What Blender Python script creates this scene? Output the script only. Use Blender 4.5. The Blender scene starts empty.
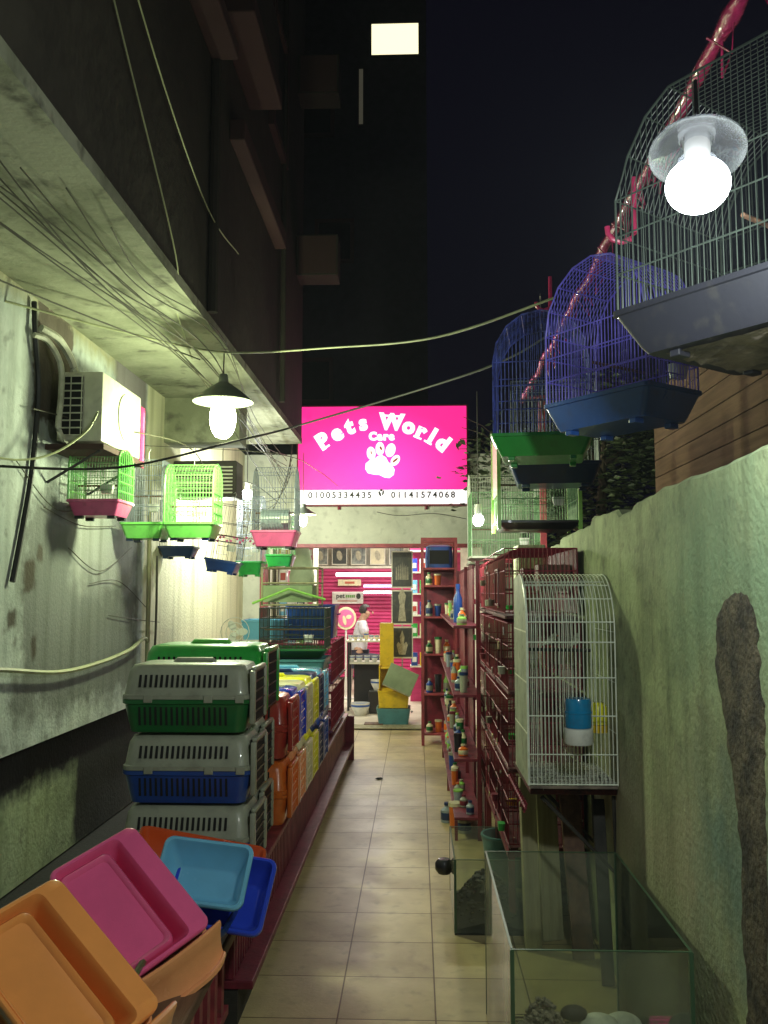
import bpy, bmesh, math, random
from mathutils import Vector, Matrix, noise
random.seed(7)
R = math.radians
col = bpy.context.scene.collection
sc = bpy.context.scene

# ---------------------------------------------------------------- camera
cam_d = bpy.data.cameras.new('camera'); cam = bpy.data.objects.new('camera', cam_d); col.objects.link(cam)
cam_d.sensor_fit = 'VERTICAL'; cam_d.sensor_height = 24; cam_d.lens = 890 / 1024 * 24
cam_d.clip_start = .05; cam_d.clip_end = 800
cam.location = (0, 0, 1.55)
cam.rotation_euler = (R(90) + math.atan(80 / 890), 0, math.atan(33 / 890))
sc.camera = cam
# ---------------------------------------------------------------- night sky
w = bpy.data.worlds.new("World"); sc.world = w; w.use_nodes = True
bg = w.node_tree.nodes['Background']
bg.inputs['Color'].default_value = (.0016, .0012, .0042, 1); bg.inputs['Strength'].default_value = 1.0
sc.view_settings.view_transform = 'Standard'; sc.view_settings.look = 'None'
sc.view_settings.exposure = 0.0; sc.view_settings.gamma = 1
sc.cycles.max_bounces = 8; sc.cycles.transparent_max_bounces = 24
sc.cycles.use_denoising = True
sc.cycles.sample_clamp_indirect = 4

# ---------------------------------------------------------------- materials
def mat(name, c, rough=.6, c2=None, scale=6, bump=.0, bscale=None, metal=0, detail=6, lo=.4, hi=.62, emit=None, es=0, coat=0, stretch=None, sub=0, dirt=0):
    m = bpy.data.materials.new(name); m.use_nodes = True
    nt = m.node_tree; N = nt.nodes; L = nt.links
    b = N['Principled BSDF']
    b.inputs['Roughness'].default_value = rough; b.inputs['Metallic'].default_value = metal
    b.inputs['Coat Weight'].default_value = coat
    if emit:
        b.inputs['Emission Color'].default_value = (*emit, 1); b.inputs['Emission Strength'].default_value = es
    tc = N.new('ShaderNodeTexCoord'); src = tc.outputs['Object']
    if stretch:
        mp = N.new('ShaderNodeMapping'); mp.inputs['Scale'].default_value = stretch
        L.new(src, mp.inputs['Vector']); src = mp.outputs['Vector']
    n = N.new('ShaderNodeTexNoise'); n.inputs['Scale'].default_value = scale; n.inputs['Detail'].default_value = detail
    n.inputs['Roughness'].default_value = .62
    L.new(src, n.inputs['Vector'])
    cr = N.new('ShaderNodeMapRange'); cr.inputs['From Min'].default_value = lo; cr.inputs['From Max'].default_value = hi
    L.new(n.outputs['Fac'], cr.inputs['Value'])
    mx = N.new('ShaderNodeMix'); mx.data_type = 'RGBA'
    if c2 is None: c2 = tuple(x * .78 for x in c)
    mx.inputs['A'].default_value = (*c, 1); mx.inputs['B'].default_value = (*c2, 1)
    L.new(cr.outputs['Result'], mx.inputs['Factor'])
    out = mx.outputs['Result']
    if dirt:
        n3 = N.new('ShaderNodeTexNoise'); n3.inputs['Scale'].default_value = scale * 4.3; n3.inputs['Detail'].default_value = 8
        L.new(src, n3.inputs['Vector'])
        r3 = N.new('ShaderNodeMapRange'); r3.inputs['From Min'].default_value = .56; r3.inputs['From Max'].default_value = .7
        r3.inputs['To Max'].default_value = dirt
        L.new(n3.outputs['Fac'], r3.inputs['Value'])
        m3 = N.new('ShaderNodeMix'); m3.data_type = 'RGBA'; m3.inputs['B'].default_value = (.05, .045, .035, 1)
        L.new(r3.outputs['Result'], m3.inputs['Factor']); L.new(out, m3.inputs['A']); out = m3.outputs['Result']
    L.new(out, b.inputs['Base Color'])
    if rough < .9:
        rr = N.new('ShaderNodeMapRange'); rr.inputs['To Min'].default_value = max(rough - .08, .02); rr.inputs['To Max'].default_value = min(rough + .14, 1)
        L.new(n.outputs['Fac'], rr.inputs['Value']); L.new(rr.outputs['Result'], b.inputs['Roughness'])
    if bump:
        n2 = N.new('ShaderNodeTexNoise'); n2.inputs['Scale'].default_value = bscale or scale * 8; n2.inputs['Detail'].default_value = 8
        L.new(src, n2.inputs['Vector'])
        bp = N.new('ShaderNodeBump'); bp.inputs['Strength'].default_value = bump; bp.inputs['Distance'].default_value = .01
        L.new(n2.outputs['Fac'], bp.inputs['Height']); L.new(bp.outputs['Normal'], b.inputs['Normal'])
    return m

def lamp_mat(name, c, s):
    m = bpy.data.materials.new(name); m.use_nodes = True; nt = m.node_tree
    b = nt.nodes['Principled BSDF']; b.inputs['Base Color'].default_value = (.8, .8, .8, 1)
    b.inputs['Emission Color'].default_value = (*c, 1); b.inputs['Emission Strength'].default_value = s
    return m

def glass_mat(name, tint, haze=.08, hcol=(.35, .42, .33)):
    m = bpy.data.materials.new(name); m.use_nodes = True; nt = m.node_tree; N = nt.nodes; L = nt.links
    N.remove(N['Principled BSDF']); o = N['Material Output']
    t = N.new('ShaderNodeBsdfTransparent'); t.inputs['Color'].default_value = (*tint, 1)
    g = N.new('ShaderNodeBsdfGlossy'); g.inputs['Roughness'].default_value = .03
    d = N.new('ShaderNodeBsdfDiffuse'); d.inputs['Color'].default_value = (*hcol, 1)
    fr = N.new('ShaderNodeFresnel'); fr.inputs['IOR'].default_value = 1.42
    tc = N.new('ShaderNodeTexCoord'); n = N.new('ShaderNodeTexNoise'); n.inputs['Scale'].default_value = 5; n.inputs['Detail'].default_value = 9
    mp = N.new('ShaderNodeMapping'); mp.inputs['Scale'].default_value = (1, 1, .35)
    L.new(tc.outputs['Object'], mp.inputs['Vector']); L.new(mp.outputs['Vector'], n.inputs['Vector'])
    mr = N.new('ShaderNodeMapRange'); mr.inputs['From Min'].default_value = .3; mr.inputs['From Max'].default_value = .75
    mr.inputs['To Min'].default_value = haze * .4; mr.inputs['To Max'].default_value = haze * 2
    L.new(n.outputs['Fac'], mr.inputs['Value'])
    a = N.new('ShaderNodeMixShader'); L.new(mr.outputs['Result'], a.inputs['Fac']); L.new(t.outputs[0], a.inputs[1]); L.new(d.outputs[0], a.inputs[2])
    c = N.new('ShaderNodeMixShader'); L.new(fr.outputs[0], c.inputs['Fac']); L.new(a.outputs[0], c.inputs[1]); L.new(g.outputs[0], c.inputs[2])
    L.new(c.outputs[0], o.inputs['Surface'])
    return m

def tile_mat():
    m = mat('floor_tiles', (.54, .44, .22), .38, (.42, .33, .18), 3.2, .10, 60, dirt=.25)
    nt = m.node_tree; N = nt.nodes; L = nt.links; b = N['Principled BSDF']
    tc = N.new('ShaderNodeTexCoord'); mp = N.new('ShaderNodeMapping'); mp.inputs['Location'].default_value = (-.063 + 36, -3.388 + 36, 0)
    br = N.new('ShaderNodeTexBrick'); br.offset = 0; br.squash = 1
    br.inputs['Scale'].default_value = 1; br.inputs['Brick Width'].default_value = .36; br.inputs['Row Height'].default_value = .36
    br.inputs['Mortar Size'].default_value = .0035; br.inputs['Mortar Smooth'].default_value = .35; br.inputs['Bias'].default_value = 0
    br.inputs['Color1'].default_value = (1, 1, 1, 1); br.inputs['Color2'].default_value = (.80, .79, .76, 1); br.inputs['Mortar'].default_value = (.24, .19, .12, 1)
    L.new(tc.outputs['Object'], mp.inputs['Vector']); L.new(mp.outputs['Vector'], br.inputs['Vector'])
    old = b.inputs['Base Color'].links[0].from_socket
    mx = N.new('ShaderNodeMix'); mx.data_type = 'RGBA'; mx.blend_type = 'MULTIPLY'; mx.inputs['Factor'].default_value = 1
    L.new(old, mx.inputs['A']); L.new(br.outputs['Color'], mx.inputs['B']); L.new(mx.outputs['Result'], b.inputs['Base Color'])
    bp = N.new('ShaderNodeBump'); bp.inputs['Strength'].default_value = .6; bp.inputs['Distance'].default_value = .003; bp.invert = True
    L.new(br.outputs['Fac'], bp.inputs['Height'])
    ob = b.inputs['Normal'].links[0].from_socket; L.new(ob, bp.inputs['Normal']); L.new(bp.outputs['Normal'], b.inputs['Normal'])
    return m

def zoned_wall(name, base, base2, zones, rough=.9, bump=.5, streak=True, scale=2.2):
    """zones: (colour, axis-aligned box (y0,y1,z0,z1), softness, noise amount): worn patches with a ragged outline"""
    m = mat(name, base, rough, base2, scale, bump, 45, dirt=.45)
    nt = m.node_tree; N = nt.nodes; L = nt.links; b = N['Principled BSDF']
    out = b.inputs['Base Color'].links[0].from_socket
    tc = N.new('ShaderNodeTexCoord'); nz = N.new('ShaderNodeTexNoise'); nz.inputs['Scale'].default_value = 4.5; nz.inputs['Detail'].default_value = 9; nz.inputs['Roughness'].default_value = .65
    L.new(tc.outputs['Object'], nz.inputs['Vector'])
    sub = N.new('ShaderNodeVectorMath'); sub.operation = 'SUBTRACT'; sub.inputs[1].default_value = (.5, .5, .5); L.new(nz.outputs['Color'], sub.inputs[0])
    for c, (y0, y1, z0, z1), soft, amt in zones:
        sca = N.new('ShaderNodeVectorMath'); sca.operation = 'SCALE'; sca.inputs['Scale'].default_value = amt; L.new(sub.outputs[0], sca.inputs[0])
        ad = N.new('ShaderNodeVectorMath'); L.new(tc.outputs['Object'], ad.inputs[0]); L.new(sca.outputs[0], ad.inputs[1])
        sp = N.new('ShaderNodeSeparateXYZ'); L.new(ad.outputs[0], sp.inputs[0])
        prev = None
        for ax, lo, hi in (('Y', y0, y1), ('Z', z0, z1)):
            s1 = N.new('ShaderNodeMath'); s1.operation = 'SUBTRACT'; L.new(sp.outputs[ax], s1.inputs[0]); s1.inputs[1].default_value = (lo + hi) / 2
            ab = N.new('ShaderNodeMath'); ab.operation = 'ABSOLUTE'; L.new(s1.outputs[0], ab.inputs[0])
            mr = N.new('ShaderNodeMapRange'); mr.inputs['From Min'].default_value = (hi - lo) / 2; mr.inputs['From Max'].default_value = (hi - lo) / 2 - soft
            L.new(ab.outputs[0], mr.inputs['Value'])
            if prev is None: prev = mr.outputs[0]
            else:
                mu = N.new('ShaderNodeMath'); mu.operation = 'MULTIPLY'; L.new(prev, mu.inputs[0]); L.new(mr.outputs[0], mu.inputs[1]); prev = mu.outputs[0]
        op = N.new('ShaderNodeMath'); op.operation = 'MULTIPLY'; L.new(prev, op.inputs[0]); op.inputs[1].default_value = c[3] if len(c) > 3 else 1
        mx = N.new('ShaderNodeMix'); mx.data_type = 'RGBA'; mx.inputs['B'].default_value = (*c[:3], 1)
        L.new(op.outputs[0], mx.inputs['Factor']); L.new(out, mx.inputs['A']); out = mx.outputs['Result']
    if streak:
        mp = N.new('ShaderNodeMapping'); mp.inputs['Scale'].default_value = (1, 7, .5)
        n = N.new('ShaderNodeTexNoise'); n.inputs['Scale'].default_value = 1.6; n.inputs['Detail'].default_value = 7
        L.new(tc.outputs['Object'], mp.inputs['Vector']); L.new(mp.outputs['Vector'], n.inputs['Vector'])
        mr = N.new('ShaderNodeMapRange'); mr.inputs['From Min'].default_value = .45; mr.inputs['From Max'].default_value = .75; mr.inputs['To Max'].default_value = .6
        L.new(n.outputs['Fac'], mr.inputs['Value'])
        mx = N.new('ShaderNodeMix'); mx.data_type = 'RGBA'; mx.blend_type = 'MULTIPLY'; mx.inputs['B'].default_value = (.45, .45, .4, 1)
        L.new(mr.outputs[0], mx.inputs['Factor']); L.new(out, mx.inputs['A']); out = mx.outputs['Result']
    L.new(out, b.inputs['Base Color'])
    return m

M = {}
M['tile'] = tile_mat()
M['ground'] = mat('dark_ground', (.012, .012, .010), .9, bump=.4)
M['inner_floor'] = mat('pale_shop_floor', (.62, .57, .46), .35, (.5, .45, .36), 3, .05)
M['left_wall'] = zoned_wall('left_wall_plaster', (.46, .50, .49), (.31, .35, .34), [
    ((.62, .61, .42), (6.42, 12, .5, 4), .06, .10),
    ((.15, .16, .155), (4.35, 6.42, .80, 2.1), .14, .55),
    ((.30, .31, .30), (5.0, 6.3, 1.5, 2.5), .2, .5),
    ((.34, .33, .22), (0, 6.4, 2.98, 3.2), .1, .3),
    ((.10, .08, .065), (4.48, 5.02, 2.45, 3.12), .04, .35),
    ((.22, .20, .21), (5.7, 6.45, 2.5, 3.2), .06, .3),
    ((.05, .04, .03), (4.45, 4.62, 1.52, 1.72), .04, .22),
    ((.05, .04, .03), (4.56, 4.68, 1.18, 1.34), .04, .16),
    ((.06, .05, .04), (4.3, 4.41, 1.36, 1.46), .03, .12),
    ((.07, .06, .05), (4.6, 4.7, 1.7, 1.82), .03, .16)])
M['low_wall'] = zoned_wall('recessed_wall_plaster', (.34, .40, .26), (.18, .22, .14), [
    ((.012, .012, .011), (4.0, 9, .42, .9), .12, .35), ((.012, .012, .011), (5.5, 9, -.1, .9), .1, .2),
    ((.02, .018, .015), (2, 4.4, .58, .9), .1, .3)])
M['right_wall'] = zoned_wall('right_wall_plaster', (.35, .40, .22), (.20, .235, .13), [
    ((.34, .32, .21), (2.2, 4.4, .2, 1.2), .5, .8),
    ((.20, .29, .17), (1.2, 3.1, 1.2, 2.0), .4, .7),
    ((.15, .22, .17), (1.8, 2.75, .5, 1.15), .3, .7)], bump=.55, scale=4.2)
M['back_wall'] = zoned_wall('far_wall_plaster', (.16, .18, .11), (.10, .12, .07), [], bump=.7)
M['soffit'] = mat('soffit_plaster', (.33, .34, .25), .9, (.17, .18, .12), 1.9, .4, 40, dirt=.75)
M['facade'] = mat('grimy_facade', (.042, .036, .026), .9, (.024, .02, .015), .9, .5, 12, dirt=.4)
M['ledge'] = mat('reddish_ledge', (.06, .03, .026), .85, (.06, .03, .026), 3, .2)
M['dark_facade'] = mat('dark_block_facade', (.05, .045, .05), .9, bump=.3)
M['front_wall'] = mat('shop_front_render', (.55, .57, .46), .85, (.44, .46, .37), 2.5, .15, 60, dirt=.25)
M['pillar'] = mat('pillar_concrete', (.34, .37, .22), .9, (.24, .27, .16), 7, .5)
M['maroon'] = mat('maroon_paint', (.20, .022, .04), .38, (.12, .012, .025), 9, .15, dirt=.4)
M['maroon_wire'] = mat('maroon_wire_coating', (.26, .025, .05), .4, (.14, .02, .03), 12)
M['redpost'] = mat('red_post_paint', (.33, .05, .06), .45, (.2, .03, .04), 9, .1, dirt=.4)
M['wood'] = mat('old_brown_wood', (.16, .085, .05), .6, (.09, .045, .03), 3, .3, 30, stretch=(8, .6, 8))
M['palewood'] = mat('pale_plank_wood', (.36, .34, .2), .7, (.24, .22, .13), 3, .3, 30, stretch=(8, 8, .6))
M['darkjunk'] = mat('dark_scrap', (.035, .03, .025), .7, (.015, .015, .012), 6, .4)
def plastic(n, c, rough=.28, coat=.3):
    tray_ = n in ('pink', 'orange', 'peach', 'sky', 'royal', 'red_orange')
    M[n] = mat(n + '_plastic', c, .2 if tray_ else rough, tuple(x * (.9 if tray_ else .8) for x in c), 5, .04, 70, coat=.6 if tray_ else coat, dirt=0 if tray_ else .2)
plastic('orange', (.88, .33, .09)); plastic('peach', (.88, .37, .16)); plastic('pink', (.88, .13, .33)); plastic('red_orange', (.72, .10, .02))
plastic('sky', (.18, .50, .75)); plastic('royal', (.03, .07, .62)); plastic('lime', (.18, .60, .12)); plastic('green', (.03, .38, .06)); plastic('dkgreen', (.015, .14, .035))
plastic('navy', (.012, .035, .12)); plastic('blue', (.02, .07, .32)); plastic('grey', (.34, .35, .27), .42); plastic('red', (.42, .035, .025)); plastic('yellow', (.82, .78, .03))
plastic('cream', (.72, .66, .42)); plastic('purple', (.13, .03, .12)); plastic('teal', (.08, .26, .28)); plastic('pinktray', (.75, .13, .33)); plastic('black', (.012, .012, .014), .35)
plastic('white', (.75, .75, .70)); plastic('vyellow', (.80, .55, .02)); plastic('dkblue', (.025, .10, .40)); plastic('charcoal', (.011, .011, .019), .5); plastic('orange2', (.75, .16, .02))
plastic('ac', (.62, .62, .50), .45); plastic('ltgreen', (.30, .62, .12)); plastic('feedblue', (.01, .20, .42), .2); plastic('hotpink', (.85, .05, .20)); plastic('greyblue', (.30, .36, .40))
M['cage_maroon'] = mat('soiled_maroon_panel', (.11, .014, .024), .6, (.05, .008, .012), 9, .3, dirt=.6)
_nt = M['cage_maroon'].node_tree; _b = _nt.nodes['Principled BSDF']; _n = _nt.nodes.new('ShaderNodeTexNoise'); _n.inputs['Scale'].default_value = 42; _n.inputs['Detail'].default_value = 3
_tc = _nt.nodes.new('ShaderNodeTexCoord'); _nt.links.new(_tc.outputs['Object'], _n.inputs['Vector'])
_r = _nt.nodes.new('ShaderNodeMapRange'); _r.inputs['From Min'].default_value = .66; _r.inputs['From Max'].default_value = .70; _nt.links.new(_n.outputs['Fac'], _r.inputs['Value'])
_m = _nt.nodes.new('ShaderNodeMix'); _m.data_type = 'RGBA'; _m.inputs['B'].default_value = (.42, .38, .28, 1)
_nt.links.new(_b.inputs['Base Color'].links[0].from_socket, _m.inputs['A']); _nt.links.new(_r.outputs[0], _m.inputs['Factor']); _nt.links.new(_m.outputs['Result'], _b.inputs['Base Color'])
M['slot'] = mat('slot_shadow_void', (.008, .008, .008), .9)
M['wire_white'] = mat('white_coated_wire', (.78, .82, .70), .3, (.6, .64, .54), 20)
M['wire_steel'] = mat('steel_wire', (.45, .46, .44), .3, (.3, .3, .28), 20, metal=.7)
M['wire_green'] = mat('green_coated_wire', (.22, .42, .20), .35, (.12, .26, .12), 20)
M['wire_lime'] = mat('lime_coated_wire', (.26, .58, .18), .35, (.18, .42, .12), 20)
M['wire_dgreen'] = mat('dark_green_wire', (.045, .06, .05), .35, (.03, .04, .033), 20)
M['wire_violet'] = mat('violet_coated_wire', (.24, .20, .95), .3, (.15, .12, .7), 20)
M['wire_navy'] = mat('navy_coated_wire', (.10, .14, .6), .35, (.04, .05, .15), 20)
M['wire_grey'] = mat('grey_blue_wire', (.24, .27, .33), .4, (.15, .18, .22), 20)
M['wire_black'] = mat('black_wire', (.03, .03, .04), .4)
M['panel_white'] = mat('frosted_cage_panel', (.34, .38, .30), .45, (.22, .26, .20), 6, dirt=.6)
M['dirt'] = mat('caked_droppings', (.24, .19, .15), .95, (.10, .08, .07), 9, .8, 30)
M['cable'] = mat('black_cable', (.02, .02, .02), .5)
M['cable_pale'] = mat('pale_cable', (.42, .45, .25), .5, (.3, .32, .18), 5)
M['cable_dark'] = mat('thin_brown_cable', (.06, .055, .035), .6)
M['pipe_white'] = mat('white_pipe_wrap', (.62, .62, .52), .6, (.4, .4, .32), 9, .3)
M['brick'] = mat('tan_boards', (.17, .10, .055), .85, (.11, .065, .035), 3, .3, 20, stretch=(1, .5, 9))
M['leaf'] = mat('leaf', (.05, .075, .02), .6, (.02, .035, .01), 3)
M['bark'] = mat('bark', (.08, .06, .04), .9, bump=.6)
M['glass'] = glass_mat('aquarium_glass', (.92, .95, .90), .10, (.36, .40, .32))
M['glass_milky'] = glass_mat('milky_aquarium_glass', (.75, .80, .70), .55, (.62, .60, .52))  # milky pane: more pale diffuse mixed into the glass
M['silicone'] = mat('green_glass_edge', (.05, .10, .055), .3)
M['gravel'] = mat('aquarium_gravel', (.30, .26, .18), .8, (.07, .06, .045), 40, .8, 90)
M['stone'] = mat('pale_stone', (.48, .50, .38), .7, (.3, .32, .24), 12, .3)
M['shade'] = mat('enamel_lamp_shade', (.20, .22, .18), .5, (.13, .15, .12), 6)
M['skin'] = mat('skin', (.45, .27, .18), .5); M['hair'] = mat('black_hair', (.015, .012, .01), .6, bump=.4)
M['shirt'] = mat('pale_shirt', (.62, .62, .68), .8, bump=.3); M['trousers'] = mat('dark_trousers', (.03, .03, .05), .8)
M['poster'] = mat('dark_poster_print', (.035, .04, .035), .4, (.10, .10, .07), 14, lo=.5, hi=.7)
M['postfig'] = mat('pale_poster_figure', (.50, .47, .33), .5, (.3, .28, .2), 30)
M['poster2'] = mat('grey_poster_print', (.30, .33, .28), .4, (.08, .09, .09), 9)
M['frame_white'] = mat('white_frame', (.75, .73, .60), .5)
M['shutter'] = mat('magenta_shutter', (.55, .035, .16), .4, (.42, .02, .12), 3, stretch=(1, 1, 6))
M['ink'] = mat('dark_ink', (.03, .04, .03), .6); M['ink_green'] = mat('green_ink', (.12, .35, .06), .6); M['ink_red'] = mat('red_ink', (.5, .12, .06), .6)
M['hole'] = mat('raw_dark_mortar', (.10, .08, .05), .95, (.02, .016, .012), 13, 1.0, 60, dirt=.9)
M['plasticwrap'] = mat('pink_plastic_wrap', (.55, .03, .14), .2, (.3, .02, .08), 14, .9, 40, coat=.6)
M['curtain'] = mat('green_cloth', (.30, .38, .22), .9, (.2, .27, .15), 3)
M['shade_clear'] = glass_mat('clear_lamp_shade', (.80, .82, .84), .06, (.4, .42, .42))
M['e_left'] = lamp_mat('warm_green_tube', (.93, 1, .55), 38)
M['e_right'] = lamp_mat('cool_white_tube', (.86, .92, 1), 30)
M['e_small'] = lamp_mat('small_bulb_glow', (.93, .97, 1), 26)
M['e_tube'] = lamp_mat('fluorescent_tube', (1, .95, .98), 6)
M['e_blue'] = lamp_mat('blue_reflection_glow', (.25, .35, 1), 3.0)  # glow for the bar that imitates a blue tube reflection
M['e_window'] = lamp_mat('lit_window_blind', (1, .92, .56), 1.5)
M['e_window2'] = lamp_mat('dim_window_light', (.6, .55, .35), .06)
M['e_strip'] = lamp_mat('sign_strip_light', (1, .90, .95), 1.0)

# ---------------------------------------------------------------- mesh helpers
class MB:
    def __init__(s): s.bm = bmesh.new()
    def box(s, c, d, rot=None, bev=0):
        r = bmesh.ops.create_cube(s.bm, size=1); vs = r['verts']
        bmesh.ops.scale(s.bm, vec=d, verts=vs)
        if bev:
            es = list({e for v in vs for e in v.link_edges})
            rr = bmesh.ops.bevel(s.bm, geom=es, offset=bev, segments=2, affect='EDGES', profile=.5)
            vs = list({v for f in rr['faces'] for v in f.verts} | {v for v in vs if v.is_valid})
        if rot is not None: bmesh.ops.rotate(s.bm, cent=(0, 0, 0), matrix=rot, verts=vs)
        bmesh.ops.translate(s.bm, vec=c, verts=vs); return s
    def span(s, a, b, bev=0):
        return s.box([(x + y) / 2 for x, y in zip(a, b)], [abs(y - x) for x, y in zip(a, b)], None, bev)
    def tube(s, pts, r, n=4, cap=True, rr=None):
        pts = [Vector(p) for p in pts]; rings = []
        for i, p in enumerate(pts):
            t = (pts[min(i + 1, len(pts) - 1)] - pts[max(i - 1, 0)])
            if t.length < 1e-9: t = Vector((0, 0, 1))
            t.normalize(); a = Vector((0, 0, 1)) if abs(t.z) < .9 else Vector((1, 0, 0))
            x = t.cross(a).normalized(); y = t.cross(x); q = rr[i] if rr else r
            rings.append([s.bm.verts.new(p + (x * math.cos(k * 2 * math.pi / n) + y * math.sin(k * 2 * math.pi / n)) * q) for k in range(n)])
        for a, b in zip(rings, rings[1:]):
            for k in range(n): s.bm.faces.new((a[k], a[(k + 1) % n], b[(k + 1) % n], b[k]))
        if cap: s.bm.faces.new(rings[0][::-1]); s.bm.faces.new(rings[-1])
        return s
    def loft(s, rings, c0=True, c1=True):
        vr = [[s.bm.verts.new(p) for p in r] for r in rings]; n = len(vr[0])
        for a, b in zip(vr, vr[1:]):
            for k in range(n): s.bm.faces.new((a[k], a[(k + 1) % n], b[(k + 1) % n], b[k]))
        if c0: s.bm.faces.new(vr[0][::-1])
        if c1: s.bm.faces.new(vr[-1])
        return s
    def lathe(s, prof, c=(0, 0, 0), n=24):
        return s.loft([[(c[0] + r * math.cos(2 * math.pi * k / n), c[1] + r * math.sin(2 * math.pi * k / n), c[2] + z) for k in range(n)] for r, z in prof])
    def prism(s, poly, o, ax, ay, az, th):
        """polygon (u,v) in plane ax,ay at origin o, thickness th along az"""
        o, ax, ay, az = map(Vector, (o, ax, ay, az))
        a = [s.bm.verts.new(o + ax * u + ay * v) for u, v in poly]; b = [s.bm.verts.new(o + ax * u + ay * v + az * th) for u, v in poly]
        n = len(a)
        for k in range(n): s.bm.faces.new((a[k], a[(k + 1) % n], b[(k + 1) % n], b[k]))
        s.bm.faces.new(a[::-1]); s.bm.faces.new(b); return s
    def ball(s, c, r, sc_=(1, 1, 1), sub=2):
        q = bmesh.ops.create_icosphere(s.bm, subdivisions=sub, radius=r)['verts']
        bmesh.ops.scale(s.bm, vec=sc_, verts=q); bmesh.ops.translate(s.bm, vec=c, verts=q); return s
    def build(s, name, m, parent=None, smooth=False):
        bmesh.ops.recalc_face_normals(s.bm, faces=s.bm.faces)
        me = bpy.data.meshes.new(name); s.bm.to_mesh(me); s.bm.free()
        if smooth:
            for p in me.polygons: p.use_smooth = True
            try: me.set_sharp_from_angle(angle=R(40))
            except Exception: pass
        o = bpy.data.objects.new(name, me); col.objects.link(o)
        me.materials.append(M[m] if isinstance(m, str) else m)
        if parent: o.parent = parent
        return o

def tag(o, label, cat, group=None):
    o['label'] = label; o['category'] = cat
    if group: o['group'] = group
    return o
def thing(name, label, cat, loc=(0, 0, 0), rz=0, group=None, mtx=None):
    o = bpy.data.objects.new(name, None); col.objects.link(o); o.empty_display_size = .1
    if mtx is not None: o.matrix_world = mtx
    else: o.location = loc; o.rotation_euler = (0, 0, rz)
    return tag(o, label, cat, group)
def struct(o): o['kind'] = 'structure'; return o
def copy_tree(o, parent=None):
    c = o.copy(); col.objects.link(c); c.parent = parent
    for ch in list(o.children): copy_tree(ch, c)
    return c
def rrect(wd, dp, r, z, n=5, cx=0, cy=0):
    pts = []; r = min(r, wd / 2 - 1e-4, dp / 2 - 1e-4)
    for (sx, sy, a0) in ((1, 1, 0), (-1, 1, 90), (-1, -1, 180), (1, -1, 270)):
        for k in range(n + 1):
            a = R(a0 + 90 * k / n); pts.append((cx + sx * (wd / 2 - r) + r * math.cos(a), cy + sy * (dp / 2 - r) + r * math.sin(a), z))
    return pts
def basis(u, v, n, c):
    return Matrix(((u[0], v[0], n[0], c[0]), (u[1], v[1], n[1], c[1]), (u[2], v[2], n[2], c[2]), (0, 0, 0, 1)))

# ================================================================ SETTING
struct(MB().span((-60, -40, -.06), (60, 90, -.012)).build('ground', 'ground'))
struct(MB().span((-1.26, -1.5, -.05), (1.2, 10.4, 0)).build('floor', 'tile'))
struct(MB().span((-1.95, 10.401, -.05), (1.1, 16.1, .012)).build('shop_floor', 'inner_floor'))

def wall(name, a, b, m, label, cat='wall'): return tag(MB().span(a, b).build(name, m), label, cat)
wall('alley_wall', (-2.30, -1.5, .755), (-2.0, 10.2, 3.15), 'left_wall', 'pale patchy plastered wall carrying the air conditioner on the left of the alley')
wall('recessed_wall', (-2.45, -1.5, 0), (-2.12, 10.2, .753), 'low_wall', 'sooty recessed strip of wall under the overhanging left wall')
# right wall with a broken top edge
def broken_wall():
    b = MB(); ys = [-1.5 + i * .06 for i in range(116)]; rings = []
    for i, y in enumerate(ys):
        y = min(y, 5.4)
        t = 1.885 + .018 * noise.noise(Vector((y * 1.3, 3, 1))) + .012 * noise.noise(Vector((y * 7, 0, 5)))
        if 3.3 < y < 3.55: t -= .02
        if y > 4.1: t -= .03
        if y > 5.0: t -= .03
        x = .8 + .006 * noise.noise(Vector((y * 2, 1, 1)))
        rings.append([(x, y, 0), (x - .002, y, .9), (x, y, t - .012), (x + .012, y, t), (1.0, y, t - .005), (1.0, y, 0)])
    b.loft(rings); return b
tag(broken_wall().build('boundary_wall', 'right_wall', smooth=True), 'rough greenish boundary wall with a broken top edge on the right', 'wall')
wall('back_boundary_wall', (.97, 5.78, 0), (1.12, 10.2, 1.72), 'back_wall', 'low dim wall behind the maroon cages beyond the square pillar')
tag(MB().span((.62, 5.5, 0), (.79, 5.76, 1.84), .008).build('pillar', 'pillar'), 'square concrete pillar stub rising beside the end of the boundary wall', 'pillar')

# overhanging building on the left
t = thing('apartment_building', 'dark grimy apartment building overhanging the left side of the alley', 'building', (-1.2, 0, 3.15))
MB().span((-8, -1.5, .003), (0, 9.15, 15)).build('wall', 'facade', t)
MB().span((-.8, -1.5, -.06), (.004, 9.15, 0)).build('soffit', 'soffit', t)
b = MB(); b.span((-.82, 6.9, -.42), (-.2, 7.2, -.061)); b.build('lintel', 'soffit', t)
def ledge_run(a, bb, n='ledge'): MB().span(a, bb, .01).build(n, 'ledge', t)
ledge_run((.001, 5.45, 1.30), (.10, 7.3, 1.44)); ledge_run((.001, 4.3, 1.52), (.16, 4.95, 1.62)); ledge_run((.001, 5.0, 1.86), (.24, 6.1, 1.98), 'balcony_slab')
MB().span((.001, 5.05, 1.982), (.22, 6.05, 2.45)).build('balcony', 'facade', t)
b = MB(); b.span((.19, 5.04, 2.74), (.215, 6.06, 2.765))
for k in range(11): b.span((.196, 5.06 + k * .097, 2.452), (.209, 5.073 + k * .097, 2.738))
b.build('railing', 'ledge', t)
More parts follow.
